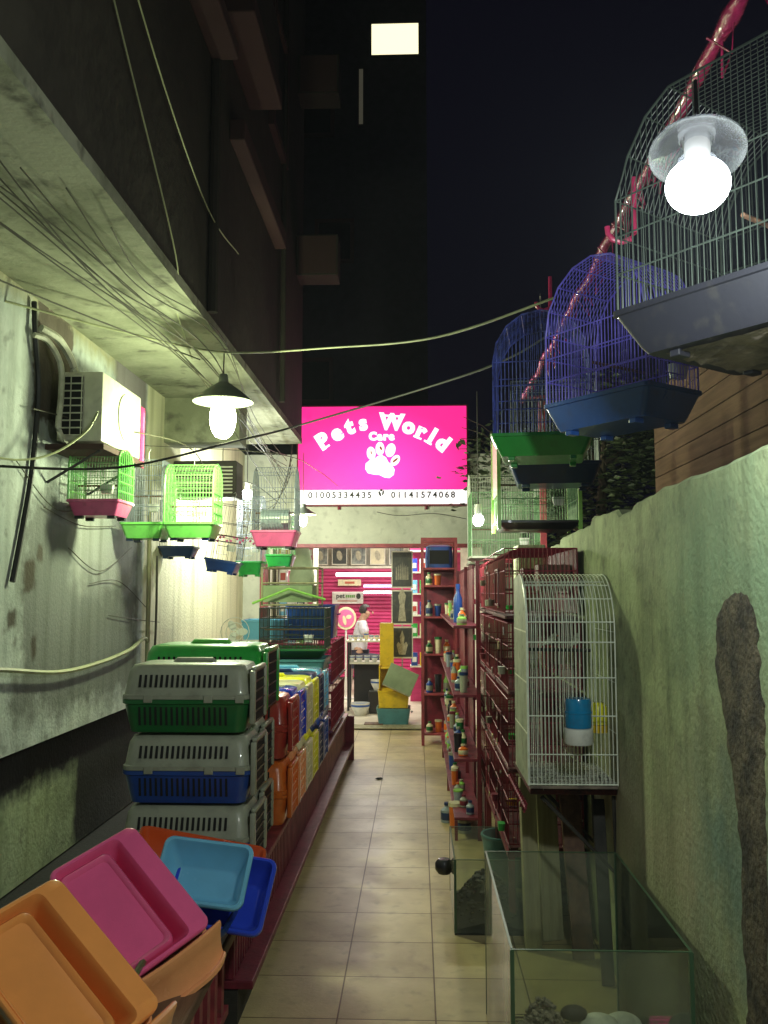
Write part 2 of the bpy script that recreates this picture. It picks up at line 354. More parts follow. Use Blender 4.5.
for y, z in ((3.4, 1.4), (6.9, 2.2), (3.2, 3.4), (7.4, 4.6), (5.2, 4.6)):
    f = MB().span((.001, y, z), (.05, y + .08, z + 1.1)).span((.001, y + .72, z), (.05, y + .8, z + 1.1)).span((.001, y + .08, z), (.05, y + .72, z + .07)).span((.001, y + .08, z + 1.03), (.05, y + .72, z + 1.1)).build('window', 'ledge', t)
    MB().span((.001, y + .08, z + .07), (.02, y + .72, z + 1.03)).build('pane', 'slot', f)
for y, z in ((8.6, 3.45), (8.6, 1.55)):
    f = MB().span((.001, y, z), (.42, y + .3, z + .42), .01).build('cooling_unit', 'facade', t)
    MB().span((.03, y - .008, z + .02), (.40, y - .001, z + .40)).build('back_grille', 'ledge', f)
MB().tube([(.03, 4.95, 0), (.03, 4.95, 9)], .03, 8).build('drainpipe', 'facade', t, True)
MB().tube([(.03, 7.6, .05), (.03, 7.6, 9)], .025, 8).build('drainpipe', 'facade', t, True)

# tall dark block behind the shop with one lit window
t = thing('tower_block', 'tall dark block far behind the shop with one bright lit window high up', 'building', (-1.1, 17, 0))
b = MB(); b.span((-9, 0, 0), (1.32, 5, 12.9)).build('wall', 'dark_facade', t)
f = MB().span((.20, -.03, 12.21), (1.18, -.002, 12.30)).span((.20, -.03, 12.97), (1.18, -.002, 13.03)).span((.18, -.03, 12.30), (.22, -.002, 12.97)).span((1.16, -.03, 12.30), (1.20, -.002, 12.97)).build('window', 'dark_facade', t)
MB().span((.22, -.018, 12.30), (1.16, -.004, 12.96)).build('lit_pane', 'e_window', f)
MB().span((-9, 0, 12.901), (1.32, 5, 20)).build('upper_storeys', 'dark_facade', t)
f = MB().span((-.06, -.03, 10.8), (.08, -.002, 12.2)).build('window', 'dark_facade', t)
MB().span((-.03, -.042, 10.85), (.05, -.031, 12.0)).build('lit_pane', 'e_window2', f)
for x, z in ((-3.0, 5.2), (-1.3, 5.2), (-.9, 8), (-1.3, 10.6), (-3, 8)):
    f = MB().span((x, -.05, z), (x + .08, -.002, z + .9)).span((x + .7, -.05, z), (x + .78, -.002, z + .9)).span((x + .08, -.05, z), (x + .7, -.002, z + .08)).span((x + .08, -.05, z + .82), (x + .7, -.002, z + .9)).build('window', 'ledge', t)
    MB().span((x + .08, -.02, z + .08), (x + .7, -.002, z + .82)).build('pane', 'slot', f)

# neighbour with tan boards beyond the right wall
t = thing('neighbour_building', 'brown boarded building wall beyond the boundary wall on the right', 'building', (1.95, 1, 0))
b = MB()
for k in range(22): b.span((0, -2, .1 + k * .14), (.02 + .006 * (k % 2), 6.3, .232 + k * .14))
b.build('siding', 'brick', t)
MB().span((.03, -2, 0), (4, 6.3, 3.2)).build('wall', 'back_wall', t)

# shop shell
t = thing('shop_building', 'pale shop front at the end of the alley with a wide bright doorway', 'building', (0, 10.2, 0))
b = MB(); b.span((-2.02, 0, 0), (-1.78, .2, 3.14)); b.span((-1.78, 0, 2.09), (.75, .2, 3.14)); b.span((.75, 0, 0), (1.2, .2, 3.14)); b.build('wall', 'front_wall', t)
MB().span((-1.80, -.03, 0), (-1.74, .22, 2.06)).span((-1.80, -.03, 2.06), (.75, .22, 2.10)).build('door_frame', 'redpost', t)
MB().span((-2.1, .21, 0), (-1.95, 5.9, 2.7)).span((1.1, .21, 0), (1.25, 5.9, 2.7)).span((-2.1, 5.9, 0), (1.25, 6.05, 2.7)).build('inner_wall', 'frame_white', t)
MB().span((-2.1, .21, 2.7), (1.25, 6.05, 2.8)).build('ceiling', 'frame_white', t)
MB().span((-1.78, .0, .013), (.75, .3, .02)).build('doorsill', 'palewood', t)

# added haze box, standing in for lens glare around the bulbs
hz = MB().span((-12, -4, -1.06), (9, 23.5, 21)).build('haze', 'ground'); hz['kind'] = 'stuff'
hm_ = bpy.data.materials.new('glare_haze'); hm_.use_nodes = True; _t = hm_.node_tree; _t.nodes.remove(_t.nodes['Principled BSDF'])
_v = _t.nodes.new('ShaderNodeVolumePrincipled'); _v.inputs['Color'].default_value = (.80, .88, 1.0, 1); _v.inputs['Density'].default_value = .0014; _v.inputs['Anisotropy'].default_value = .3
_t.links.new(_v.outputs[0], _t.nodes['Material Output'].inputs['Volume']); hz.data.materials[0] = hm_
hz.display_type = 'WIRE'

# ================================================================ SIGN
def text_mesh(s, size, ext, off=0.0, space=1.0):
    cu = bpy.data.curves.new('t', 'FONT'); cu.body = s; cu.size = size; cu.extrude = ext; cu.offset = off; cu.align_x = 'CENTER'; cu.space_character = space
    cu.align_y = 'CENTER'; cu.resolution_u = 3
    o = bpy.data.objects.new('t', cu); col.objects.link(o); bpy.context.view_layer.update()
    me = bpy.data.meshes.new_from_object(o.evaluated_get(bpy.context.evaluated_depsgraph_get())); bpy.data.objects.remove(o)
    return me
def put_text(items, name, m, parent, y=0):
    """items: (string,size,x,z,rotation,offset,space) -> one mesh facing -Y"""
    bm = bmesh.new()
    for s, size, x, z, rot, off, sp in items:
        me = text_mesh(s, size, .002, off, sp)
        me.transform(Matrix.Translation((x, y, z)) @ Matrix.Rotation(R(90), 4, 'X') @ Matrix.Rotation(R(rot), 4, 'Z')); bm.from_mesh(me)
    me = bpy.data.meshes.new(name); bm.to_mesh(me); bm.free(); me.materials.append(M[m] if isinstance(m, str) else m)
    o = bpy.data.objects.new(name, me); col.objects.link(o); o.parent = parent; return o
def sign_face_mat():
    m = bpy.data.materials.new('backlit_pink_panel'); m.use_nodes = True; nt = m.node_tree; N = nt.nodes; L = nt.links; b = N['Principled BSDF']
    b.inputs['Base Color'].default_value = (.6, .03, .25, 1); b.inputs['Roughness'].default_value = .3
    tc = N.new('ShaderNodeTexCoord'); mp = N.new('ShaderNodeMapping'); mp.inputs['Scale'].default_value = (1.0, 0, 1.3); mp.inputs['Location'].default_value = (0, 0, .28)
    g = N.new('ShaderNodeTexGradient'); g.gradient_type = 'SPHERICAL'
    L.new(tc.outputs['Object'], mp.inputs['Vector']); L.new(mp.outputs['Vector'], g.inputs['Vector'])
    mr = N.new('ShaderNodeMapRange'); mr.inputs['From Max'].default_value = .85; L.new(g.outputs['Fac'], mr.inputs['Value'])
    mx = N.new('ShaderNodeMix'); mx.data_type = 'RGBA'; mx.inputs['A'].default_value = (1, .012, .24, 1); mx.inputs['B'].default_value = (1, .06, .60, 1)
    L.new(mr.outputs[0], mx.inputs['Factor']); L.new(mx.outputs['Result'], b.inputs['Emission Color']); b.inputs['Emission Strength'].default_value = .95
    return m
M['signface'] = sign_face_mat()
t = thing('shop_sign', 'lit magenta sign board with white lettering and a paw above the doorway', 'sign', (-.395, 10.1, 3.113))
px = .01137
def sx(x): return ((300 + x / 4.518) - 383) * px
def sz(y): return -((400 + y / 4.518) - 455.5) * px
MB().span((-.985, .002, -.585), (.985, .14, .585), .01).build('housing', 'maroon', t)
MB().span((-.965, -.012, -.40), (.965, 0, .565)).build('panel', 'signface', t)
MB().span((-.965, -.012, -.565), (.965, 0, -.402)).build('number_strip', 'e_strip', t)
letters = [('P', 105, 188, 33), ('e', 166, 150, 25), ('t', 225, 120, 17), ('s', 287, 104, 10), ('W', 418, 102, -4), ('o', 497, 120, -13), ('r', 552, 143, -24), ('l', 602, 168, -31), ('d', 650, 200, -38)]
b_items = [(c, .25 if c.isupper() else .25, sx(x), sz(y), r, .011 if c == 's' else .0155, 1) for c, x, y, r in letters]
b_items.append(('Care', .125, sx(372), sz(166), 0, .009, 1.2))
put_text(b_items, 'lettering', 'e_strip', t, -.0165)
b = MB()
for c in letters:      # slab serifs of the display face
    if c[0] in 'PrlW':
        for q in ((-20, 0), (20, 0)) if c[0] == 'W' else ((-4, 0),):
            a = R(c[3]); dx = q[0] / 4.518 * px
            if c[0] == 'W': b.box((sx(c[1]) + dx * math.cos(a), -.0165, sz(c[2]) + .078 + dx * math.sin(a)), (.085, .004, .022), Matrix.Rotation(-a, 3, 'Y'))
            else: b.box((sx(c[1]) + dx * math.cos(a) + .078 * math.sin(a), -.0165, sz(c[2]) - .078 * math.cos(a)), (.10, .004, .022), Matrix.Rotation(-a, 3, 'Y'))
b.build('serifs', 'e_strip', t)
put_text([('01005334435', .100, sx(183), sz(435), 0, .0022, 1.36), ('01141574068', .100, sx(560), sz(435), 0, .0022, 1.36)], 'phone_numbers', 'ink', t, -.0155)
def ell(b, cx, cz, a, c, rot, th, y, n=28, hole=0):
    p = [(a * math.cos(2 * math.pi * k / n), c * math.sin(2 * math.pi * k / n)) for k in range(n)]
    p = [(u * math.cos(rot) - v * math.sin(rot), u * math.sin(rot) + v * math.cos(rot)) for u, v in p]
    b.prism(p, (cx, y, cz), (1, 0, 0), (0, 0, 1), (0, -1, 0), th)
b = MB(); k = px / 4.518
pad = [(298, 315), (300, 290), (318, 275), (340, 268), (355, 256), (375, 252), (392, 262), (402, 282), (420, 298), (432, 318), (428, 342), (408, 357), (385, 354), (362, 342), (335, 340), (310, 334)]
b.prism([(sx(x), sz(y)) for x, y in pad], (0, -.0145, 0), (1, 0, 0), (0, 0, 1), (0, -1, 0), .004)
for x, y, a, c, r in ((325, 243, 20, 30, .1), (365, 222, 20, 31, 0), (413, 229, 22, 32, -.3), (435, 276, 18, 27, -.6)): ell(b, sx(x), sz(y), a * k, c * k, r, .004, -.0145)
b.build('paw', 'e_strip', t)
b = MB()
for x, y, a, c, r in ((325, 240, 3, 9, .2), (369, 220, 5, 10, .5), (434, 276, 5, 16, -.9)): ell(b, sx(x), sz(y), a * k, c * k, r, .002, -.0195)
b.build('paw_mark', 'ink_red', t)
b = MB()
for x, y, a, c, r in ((364, 428, 5, 13, .35), (379, 424, 4, 12, -.2), (371, 412, 6, 6, 0)): ell(b, sx(x), sz(y), a * k, c * k, r, .002, -.0145)
b.build('figure_mark', 'ink', t)
MB().tube([(-.5, .08, -.585), (-.5, .08, -.62)], .02, 6).tube([(.5, .08, -.585), (.5, .08, -.62)], .02, 6).build('bracket', 'maroon', t)

# ================================================================ LAMPS
def point(name, loc, c, e, r=.05, parent=None):
    l = bpy.data.lights.new(name, 'POINT'); l.color = c; l.energy = e; l.shadow_soft_size = r
    o = bpy.data.objects.new(name, l); col.objects.link(o); o.location = loc
    if parent: o.parent = parent
    return o
def spiral(r, h, turns=3.5, tr=.011):
    b = MB(); n = int(turns * 14)
    b.tube([(r * math.cos(2 * math.pi * turns * i / n), r * math.sin(2 * math.pi * turns * i / n), -h * i / n) for i in range(n + 1)], tr, 6); return b
def pendant(name, label, loc, sr, sh, br, bh, em, colr, energy, group=None, shade_up=.0, cord=.2, tilt=(0, 0), sm='shade'):
    t = thing(name, label, 'lamp', loc, 0, group); t.rotation_euler = (tilt[0], tilt[1], 0)
    if sr:
        MB().lathe([(.02, sh + sr * .28), (.026, sh + sr * .24), (.03, sh), (sr * .6, sh * .55), (sr, .004), (sr, 0), (sr * .985, .002), (sr * .58, sh * .52), (.03, sh - .01)], (0, 0, shade_up), 32).build('shade', sm, t, True)
    MB().lathe([(.022, .05), (.024, 0), (.02, -.03)], (0, 0, shade_up * .8 + .01), 12).build('socket', 'white', t, True)
    MB().lathe([(max(br * math.sin(math.pi * (.1 + .9 * q / 16)) ** .8, .001), -bh * 1.05 * (1 - math.cos(math.pi * q / 16)) / 2) for q in range(17)], (0, 0, -.01), 40).build('bulb', em, t, True)
    if cord: MB().tube([(0, 0, shade_up + sh + .04), (0, .005, shade_up + sh + .04 + cord)], .004, 6).build('cord', 'cable', t)
    point('bulb_light', (0, 0, -bh * 1.05 - .012 - br), colr, energy, br * .9, t)
    return t
GL = (.87, 1, .58)
pendant('pendant_lamp', 'glowing cone shaded lamp hanging from the cable beside the left overhang', (-1.155, 5.2, 2.68), .18, .12, .078, .20, 'e_left', GL, 92, cord=.14)
pendant('pendant_lamp', 'dazzling white lamp hanging just in front of the biggest cage at upper right', (.510, 1.57, 2.315), .086, .03, .056, .070, 'e_right', (.90, 1, .92), 60, shade_up=.035, sm='shade_clear', cord=.12, tilt=(-.32, .12))
SB = 'bare bulbs along the alley'
pendant('hanging_bulb', 'bare white bulb behind the lime cage near the left wall', (-1.66, 7.5, 2.46), 0, .02, .05, .09, 'e_small', (.95, 1, .85), 55, SB, cord=.6)
pendant('hanging_bulb', 'bare white bulb between the left wall and the tall dim cage', (-1.60, 8.3, 2.52), 0, .02, .05, .09, 'e_small', (.95, 1, .95), 55, SB, cord=.5)
pendant('hanging_bulb', 'yellowish bulb under a small shade at the lower left corner of the sign', (-1.108, 8.6, 2.30), .13, .07, .04, .10, 'e_left', (1, 1, .68), 55, SB, cord=.5)
pendant('hanging_bulb', 'bare bulb glowing beside the pale cages under the right rail', (.40, 5.8, 2.06), 0, .02, .035, .07, 'e_small', (.97, 1, .80), 20, SB, cord=.75)

# ================================================================ CAGES
def arch(d, h, roof, rh, n=8):
    """profile in local Y,Z from front bottom, over the roof, to back bottom"""
    p = [(-d / 2, 0), (-d / 2, h)]
    if roof == 'dome':
        for k in range(1, n): a = math.pi * (1 - k / n); p.append((d / 2 * math.cos(a), h + rh * math.sin(a)))
    elif roof == 'hip': p += [(-d * .44, h + rh * .45), (-d * .36, h + rh * .8), (-d * .26, h + rh), (d * .26, h + rh), (d * .36, h + rh * .8), (d * .44, h + rh * .45)]
    elif roof == 'gable': p += [(-d * .30, h + rh * .72), (0, h + rh), (d * .30, h + rh * .72)]
    p += [(d / 2, h), (d / 2, 0)]; return p
def ztop(y, d, h, roof, rh):
    if roof == 'dome': return h + rh * math.sqrt(max(0, 1 - (2 * y / d) ** 2))
    if roof == 'hip':
        a = abs(y) / d; return h + rh * (1 if a < .26 else (1 - (a - .26) / .10 * .2 if a < .36 else (.8 - (a - .36) / .08 * .35 if a < .44 else .45 * (.5 - a) / .06)))
    if roof == 'gable':
        a = abs(y); return h + rh * (1 - a / (d * .30) * .28) if a < d * .3 else h + rh * .72 * (d / 2 - a) / (d * .2)
    return h
def cage(name, label, loc, rz, wd, d, h, roof, rh, wm, tm, th=.09, step=.02, r=.0016, group=None, ends=None, rows=4, feet=True, hook=.0, fm=None, perch=True, dirt=False, tilt=(0, 0), hm='wire_steel', bottom='tray'):
    """origin at the centre of the tray rim; wires go up, tray hangs below"""
    t = thing(name, label, 'cage', loc, rz, group); t.rotation_euler = (tilt[0], tilt[1], rz)
    b = MB(); prof = arch(d, h, roof, rh); n = max(3, int(wd / step)); fr = r * 1.7
    for i in range(n + 1):
        x = -wd / 2 + wd * i / n; b.tube([(x, y, z) for y, z in prof], r, 4, False)
    m = max(3, int(d / step))
    for i in range(1, m):
        y = -d / 2 + d * i / m
        for x in (-wd / 2, wd / 2): b.tube([(x, y, 0), (x, y, ztop(y, d, h, roof, rh))], r, 4, False)
    for k in range(rows + 1):
        z = .004 + (h - .004) * k / rows; b.tube([(-wd / 2, -d / 2, z), (wd / 2, -d / 2, z), (wd / 2, d / 2, z), (-wd / 2, d / 2, z), (-wd / 2, -d / 2, z)], fr, 4)
    if roof:
        for y, z in prof[2:-2]: b.tube([(-wd / 2, y, z), (wd / 2, y, z)], fr, 4)
    for x in (-wd / 2, wd / 2): b.tube([(x, y, z) for y, z in prof], fr * 1.3, 5)
    b.build('wire_body', wm, t)
    # door on the front
    dw, dh = min(.12, wd * .35), min(.13, h * .4); x0 = -dw / 2; b = MB()
    b.tube([(x0, -d / 2 - .006, .05), (x0, -d / 2 - .006, .05 + dh), (x0 + dw, -d / 2 - .006, .05 + dh), (x0 + dw, -d / 2 - .006, .05), (x0, -d / 2 - .006, .05)], fr, 5)
    b.tube([(x0, -d / 2 - .006, .05 + dh / 2), (x0 + dw, -d / 2 - .006, .05 + dh / 2)], fr, 4); b.build('door', wm, t)
    if ends:   # solid coloured arched end frames
        for s in (-1, 1):
            b = MB(); x = s * (wd / 2 + .004)
            b.tube([(x, y, z) for y, z in prof], .006, 6)
            for q in range(1, 8): 
                y = -d / 2 + d * q / 8; b.tube([(x, y, 0), (x, y, ztop(y, d, h, roof, rh))], .0028, 4)
            for z in (h * .25, h * .5, h * .75): b.tube([(x, -d / 2, z), (x, d / 2, z)], .005, 4)
            b.build('end_frame', ends, t)
    if bottom == 'tray':
        b = MB(); o = .012
        b.loft([rrect(wd * .86, d * .84, .02, -th), rrect(wd * .90, d * .88, .02, -th * .85), rrect(wd + o * 1.2, d + o * 1.2, .02, -.012), rrect(wd + o * 2.4, d + o * 2.4, .02, -.010), rrect(wd + o * 2.4, d + o * 2.4, .02, .004), rrect(wd + o, d + o, .018, .004), rrect(wd * .88, d * .86, .02, -th * .82)])
        tr = b.build('tray', tm, t, True)
        if feet:
            for a in (-1, 1):
                for c in (-1, 1): MB().box((a * wd * .34, c * d * .32, -th - .008), (.045, .03, .018), None, .003).build('foot', tm if not fm else fm, tr)
        if dirt: 
            b = MB()
            g = 12
            vs = [[b.bm.verts.new((-wd * .38 + wd * .76 * i / g, -d * .36 + d * .72 * j / g, -th - .004 - .012 * abs(noise.noise(Vector((i * .5, j * .5, 2)))))) for j in range(g + 1)] for i in range(g + 1)]
            for i in range(g):
                for j in range(g): b.bm.faces.new((vs[i][j], vs[i + 1][j], vs[i + 1][j + 1], vs[i][j + 1]))
            b.build('caked_dirt', 'dirt', tr)
    if perch:
        MB().tube([(-wd / 2, 0, h * .45), (wd / 2, 0, h * .45)], .006, 6).build('perch', 'wood', t)
        MB().loft([rrect(.06, .035, .01, h * .18, cx=wd * .25, cy=-d / 2 + .03), rrect(.075, .045, .01, h * .18 + .05, cx=wd * .25, cy=-d / 2 + .03)]).build('feed_cup', 'white', t)
    if hook:
        zt = h + (rh if roof else 0)
        MB().tube([(0, 0, zt), (0, 0, zt + hook - .03), (.012, 0, zt + hook - .01), (0, 0, zt + hook + .012), (-.014, 0, zt + hook - .004)], .003, 6).build('hook', hm, t)
    return t

# pink wrapped rail over the right wall
t = thing('hanging_rail', 'long rail wrapped in crinkled pink plastic carrying the right hand cages', 'rail', (.76, 0, 2.93))
pts = []; rr = []
for i in range(110):
    y = .9 + i * .05; pts.append((.014 * noise.noise(Vector((y * 3, 0, 0))), y, .016 * noise.noise(Vector((0, y * 3, 4))) - .004 * max(0, y - 4))); rr.append(.020 + .009 * noise.noise(Vector((y * 9, 5, 0))))
MB().tube(pts, .02, 9, True, rr).build('wrapped_bar', 'plasticwrap', t, True)
MB().tube([(0, .9, 0), (0, .9, -1.05)], .02, 8).build('post', 'redpost', t, True)
MB().span((.1, 6.20, -2.9), (.14, 6.24, 0)).build('post', 'redpost', t)
MB().tube([(0, 6.22, -.01), (.12, 6.22, -.01)], .014, 6).build('bracket', 'redpost', t)
for i in range(46):
    y = 1.0 + random.random() * 4.6; MB().tube([(0, y, -.02), (.03 * random.uniform(-1, 1), y + .02, -.06 - .08 * random.random()), (.05 * random.uniform(-1, 1), y + .05, -.03)], .0035, 4).build('loose_strand', 'plasticwrap', t)
def hook_thing(x, y, z, s, label):
    p = [(0, 0, s * 1.6), (0, 0, s * .4)] + [(-s * .42 * (1 - math.cos(a)), 0, -s * .42 * math.sin(a)) for a in (R(20), R(50), R(90), R(130), R(160), R(190))]
    tag(MB().tube([(x + a, y, z + c) for a, _, c in p], .0085, 8).build('plastic_hook', 'hotpink', smooth=True), label, 'hook', 'pink hooks on the rail')
hook_thing(.66, 2.62, 2.64, .10, 'larger pink hook dangling beside the biggest cage')
hook_thing(.63, 4.1, 2.90, .08, 'smaller pink hook hanging at the end of the pale cable')

GR = 'bird cages hung from the right rail'
# big one close to the camera: left rim corner (.52,2.26) -> (.773,1.93)
a = math.atan2(-.33, .253); Lw, Ld = .72, .46
u = Vector((math.cos(a), math.sin(a), 0)); v = Vector((-u.y, u.x, 0)); c0 = Vector((.52, 2.26, 2.265))
cc = c0 + u * Lw / 2 + v * Ld / 2
cage('bird_cage', 'biggest cage at upper right with a charcoal tray caked with dirt underneath', cc, a + math.pi / 2, Ld, Lw, .30, 'hip', .23, 'wire_dgreen', 'charcoal', .115, .017, .0015, GR, rows=3, hook=.08, dirt=True)
a = math.atan2(-.385, .284); Lw, Ld = .475, .28
u = Vector((math.cos(a), math.sin(a), 0)); v = Vector((-u.y, u.x, 0)); c0 = Vector((.501, 3.39, 2.26)); cc = c0 + u * Lw / 2 + v * Ld / 2
cage('bird_cage', 'violet wire cage with a blue tray hanging behind the biggest cage', cc, a + math.pi / 2, Ld, Lw, .27, 'dome', .25, 'wire_violet', 'dkblue', .105, .016, .0017, GR, rows=3, hook=.14, hm='hotpink')
cage('bird_cage', 'navy domed cage with a bright green tray left of the violet cage', (.60, 4.22, 2.275), math.pi / 2 - .16, .34, .44, .34, 'dome', .24, 'wire_navy', 'green', .10, .018, .0017, GR, rows=3, hook=.12)
cage('bird_cage', 'cage with a plain dark blue tray half hidden below the green tray', (.79, 5.1, 2.27), -.12, .48, .32, .36, 'dome', .14, 'wire_grey', 'navy', .115, .02, .0015, GR, rows=3, hook=.14)
# lime framed box cage
t = cage('bird_cage', 'boxy cage with lime corner posts and a black base above the pillar', (.745, 5.62, 1.98), 0, .48, .40, .54, None, 0, 'wire_green', 'black', .05, .017, .0015, GR, rows=4, feet=False)
for x in (-.245, .245):
    for y in (-.205, .205): MB().span((x - .011, y - .011, -.05), (x + .011, y + .011, .56)).build('corner_post', 'ltgreen', t)
MB().span((-.25, -.2, .17), (-.246, .2, .54)).build('side_panel', 'cream', t)
cage('bird_cage', 'wide pale green wire cage behind the bulb at the rail end', (.64, 6.55, 1.80), 0, .50, .42, .46, None, 0, 'wire_green', 'grey', .03, .018, .0014, GR, rows=4, feet=False)
cage('bird_cage', 'faint pale wire cage standing farthest back on the right', (.70, 7.25, 1.78), 0, .55, .4, .6, 'dome', .12, 'wire_white', 'grey', .03, .02, .0013, GR, rows=4, feet=False, perch=False)

# left hanging cages (x0,x1,ztop,zrim,zbottom at y)
GLc = 'bird cages hung along the left wall'
def lcage(label, x0, x1, zt, zr, zb, y, d, roof, rf, wm, tm, ends=None, **k):
    wd = x1 - x0 - .026; H = zt - zr; rh = H * rf if roof else 0
    return cage('bird_cage', label, ((x0 + x1) / 2, y + d / 2, zr), k.pop('rz', 0), wd, d, H - rh, roof, rh, wm, tm, max(zr - zb - .014, .05), group=GLc, ends=ends, r=.0013, hook=k.pop('hook', .1), **k)
lcage('lime cage with a pink tray hanging below the air conditioner', -1.965, -1.665, 2.365, 2.065, 1.965, 4.9, .26, 'dome', .3, 'wire_green', 'pinktray', 'lime', step=.016, fm='charcoal')
lcage('greyish wire cage with a lime tray carrying a white patch', -1.93, -1.645, 2.41, 1.998, 1.885, 5.7, .26, None, 0, 'wire_grey', 'lime', step=.016, fm='navy')
lcage('lime cage with tall arched ends and lime tray under the lamp', -1.62, -1.29, 2.38, 1.990, 1.882, 5.6, .26, 'dome', .35, 'wire_lime', 'lime', 'lime', step=.02, fm='navy')
lcage('small cage with a navy tray showing under the two lime trays', -2.0, -1.72, 2.26, 1.90, 1.81, 6.8, .20, None, 0, 'wire_black', 'navy', step=.04)
lcage('crooked black wire cage with a navy tray', -1.69, -1.42, 2.25, 1.80, 1.70, 7.0, .24, None, 0, 'wire_black', 'blue', step=.035, tilt=(0, R(9)), rows=3)
lcage('narrow cage with a green tray right of the crooked black cage', -1.561, -1.328, 2.385, 1.81, 1.685, 7.6, .24, 'dome', .2, 'wire_grey', 'green', step=.03)
lcage('tall dim wire cage with a pink tray next to the sign', -1.19, -.86, 2.46, 1.985, 1.862, 6.3, .28, 'gable', .35, 'wire_grey', 'pinktray', step=.02, fm='charcoal')
lcage('low cage with a green tray just under the pink tray by the doorway', -1.38, -1.12, 2.25, 1.885, 1.77, 8.0, .24, 'dome', .3, 'wire_green', 'green', step=.025)
b = MB().lathe([(.001, 0), (.045, 0), (.05, .01), (.001, .012)], (0, 0, 0), 16)
# small grey drum inside the tall dim cage
tag(MB().loft([[(-1.13 + .2 * j, 6.44 + .07 * math.cos(2 * math.pi * k / 18), 2.075 + .075 * math.sin(2 * math.pi * k / 18)) for k in range(18)] for j in (0, 1)]).build('nest_drum', 'greyblue', smooth=True), 'grey drum lying inside the tall dim cage by the sign', 'nest box')
# a string the left cages hang from
def cable(name, pts, r, m, label, sag=0, group='cables strung across the alley'):
    P = [Vector(p) for p in pts]; out = []
    for i in range(len(P) - 1):
        for k in range(8):
            f = k / 8; p0 = P[max(i - 1, 0)]; p1 = P[i]; p2 = P[i + 1]; p3 = P[min(i + 2, len(P) - 1)]
            q = .5 * ((2 * p1) + (p2 - p0) * f + (2 * p0 - 5 * p1 + 4 * p2 - p3) * f * f + (3 * p1 - p0 - 3 * p2 + p3) * f ** 3)
            q.z -= sag * 4 * f * (1 - f); out.append(q)
    out.append(P[-1]); return tag(MB().tube(out, r, 6).build(name, m, smooth=True), label, 'cable', group)
# ================================================================ WHITE CAGE ON THE RIGHT WALL
t = thing('wall_cage', 'tall white wire cage with frosted sides against the right wall', 'cage', (.615, 3.83, .79))
W2, D2, H2, RH = .345, .43, .60, .235
def prof2(n=10):
    p = [(-D2 / 2, 0), (-D2 / 2, H2)]
    for k in range(1, n + 1): a = R(90 * k / n); p.append((-D2 / 2 + D2 * .55 * (1 - math.cos(a)), H2 + RH * math.sin(a)))
    p += [(D2 / 2, H2 + RH * .92), (D2 / 2, 0)]; return p
pr = prof2(); b = MB()
for i in range(23):
    x = -W2 / 2 + W2 * i / 22; b.tube([(x, y, z) for y, z in pr], .0019, 5, False)
b.build('wire_body', 'wire_white', t)
b = MB()
for z in (.004, .12, .27, .42, .56, .64): b.tube([(-W2 / 2, -D2 / 2 - .002, z), (W2 / 2, -D2 / 2 - .002, z)], .0028, 5)
for y, z in ((-.17, .73), (-.10, .785), (0, .80), (.15, .79)): b.tube([(-W2 / 2, y, z + .002), (W2 / 2, y, z + .002)], .0026, 5)
for i in range(16): 
    y = -D2 / 2 + D2 * i / 15; b.tube([(-W2 / 2, y, .006), (W2 / 2, y, .006)], .0013, 4)
for z in (.2, .4, .6): b.tube([(W2 / 2, -D2 / 2, z), (W2 / 2, D2 / 2, z)], .0015, 4)
b.tube([(W2 / 2, y, z) for y, z in pr], .003, 5); b.build('crossbar', 'wire_white', t)
b = MB(); b.prism([(y, z) for y, z in pr], (-W2 / 2 - .003, 0, 0), (0, 1, 0), (0, 0, 1), (-1, 0, 0), .004); b.build('side_panel', 'panel_white', t)
b = MB()
for z in (.20, .40, .60): b.span((-W2 / 2 - .0085, -D2 / 2, z - .003), (-W2 / 2 - .007, D2 / 2, z + .003))
b.tube([(-W2 / 2 - .004, y, z) for y, z in pr], .0045, 6); b.build('side_trim', 'wire_white', t)
MB().span((-W2 / 2, -D2 / 2, -.014), (W2 / 2, D2 / 2, -.002), .003).build('bottom_tray', 'dirt', t)
MB().tube([(-W2 / 2, -.02, .52), (W2 / 2 - .06, -.02, .515)], .007, 8).build('perch', 'darkjunk', t, True)
b = MB()
for i in range(260):
    x, y = random.uniform(-.165, .16), random.uniform(-.2, .2); b.box((x, y, .012 + random.random() * .006), (.012 * random.random() + .004, .003, .002), Matrix.Rotation(random.random() * 3, 3, 'Z'))
tag(b.build('spilled_seed', 'stone'), 'scattered seed husks on the floor of the tall white cage', 'seed'); s_ = bpy.data.objects['spilled_seed']; s_.location = (.615, 3.83, .79); s_['kind'] = 'stuff'
def bottle(prof, m): return MB().lathe(prof, n=18)
t2 = thing('water_feeder', 'blue topped drinker with a white base clipped to the front of the white cage', 'feeder', (.632, 3.585, .955))
MB().lathe([(.001, 0), (.052, .001), (.056, .008), (.056, .062), (.05, .064), (.001, .064)], n=24).build('base', 'white', t2, True)
MB().lathe([(.001, .066), (.050, .066), (.052, .075), (.052, .12), (.054, .122), (.054, .128), (.051, .13), (.051, .165), (.047, .178), (.001, .18)], n=24).build('reservoir', 'feedblue', t2, True)
t2 = thing('seed_feeder', 'yellow topped feeder behind the blue drinker on the white cage', 'feeder', (.735, 3.70, .985))
MB().lathe([(.001, 0), (.034, 0), (.036, .03), (.001, .031)], n=20).build('base', 'vyellow', t2, True)
MB().lathe([(.001, .033), (.034, .033), (.034, .10), (.022, .118), (.001, .12)], n=20).build('reservoir', 'yellow', t2, True)
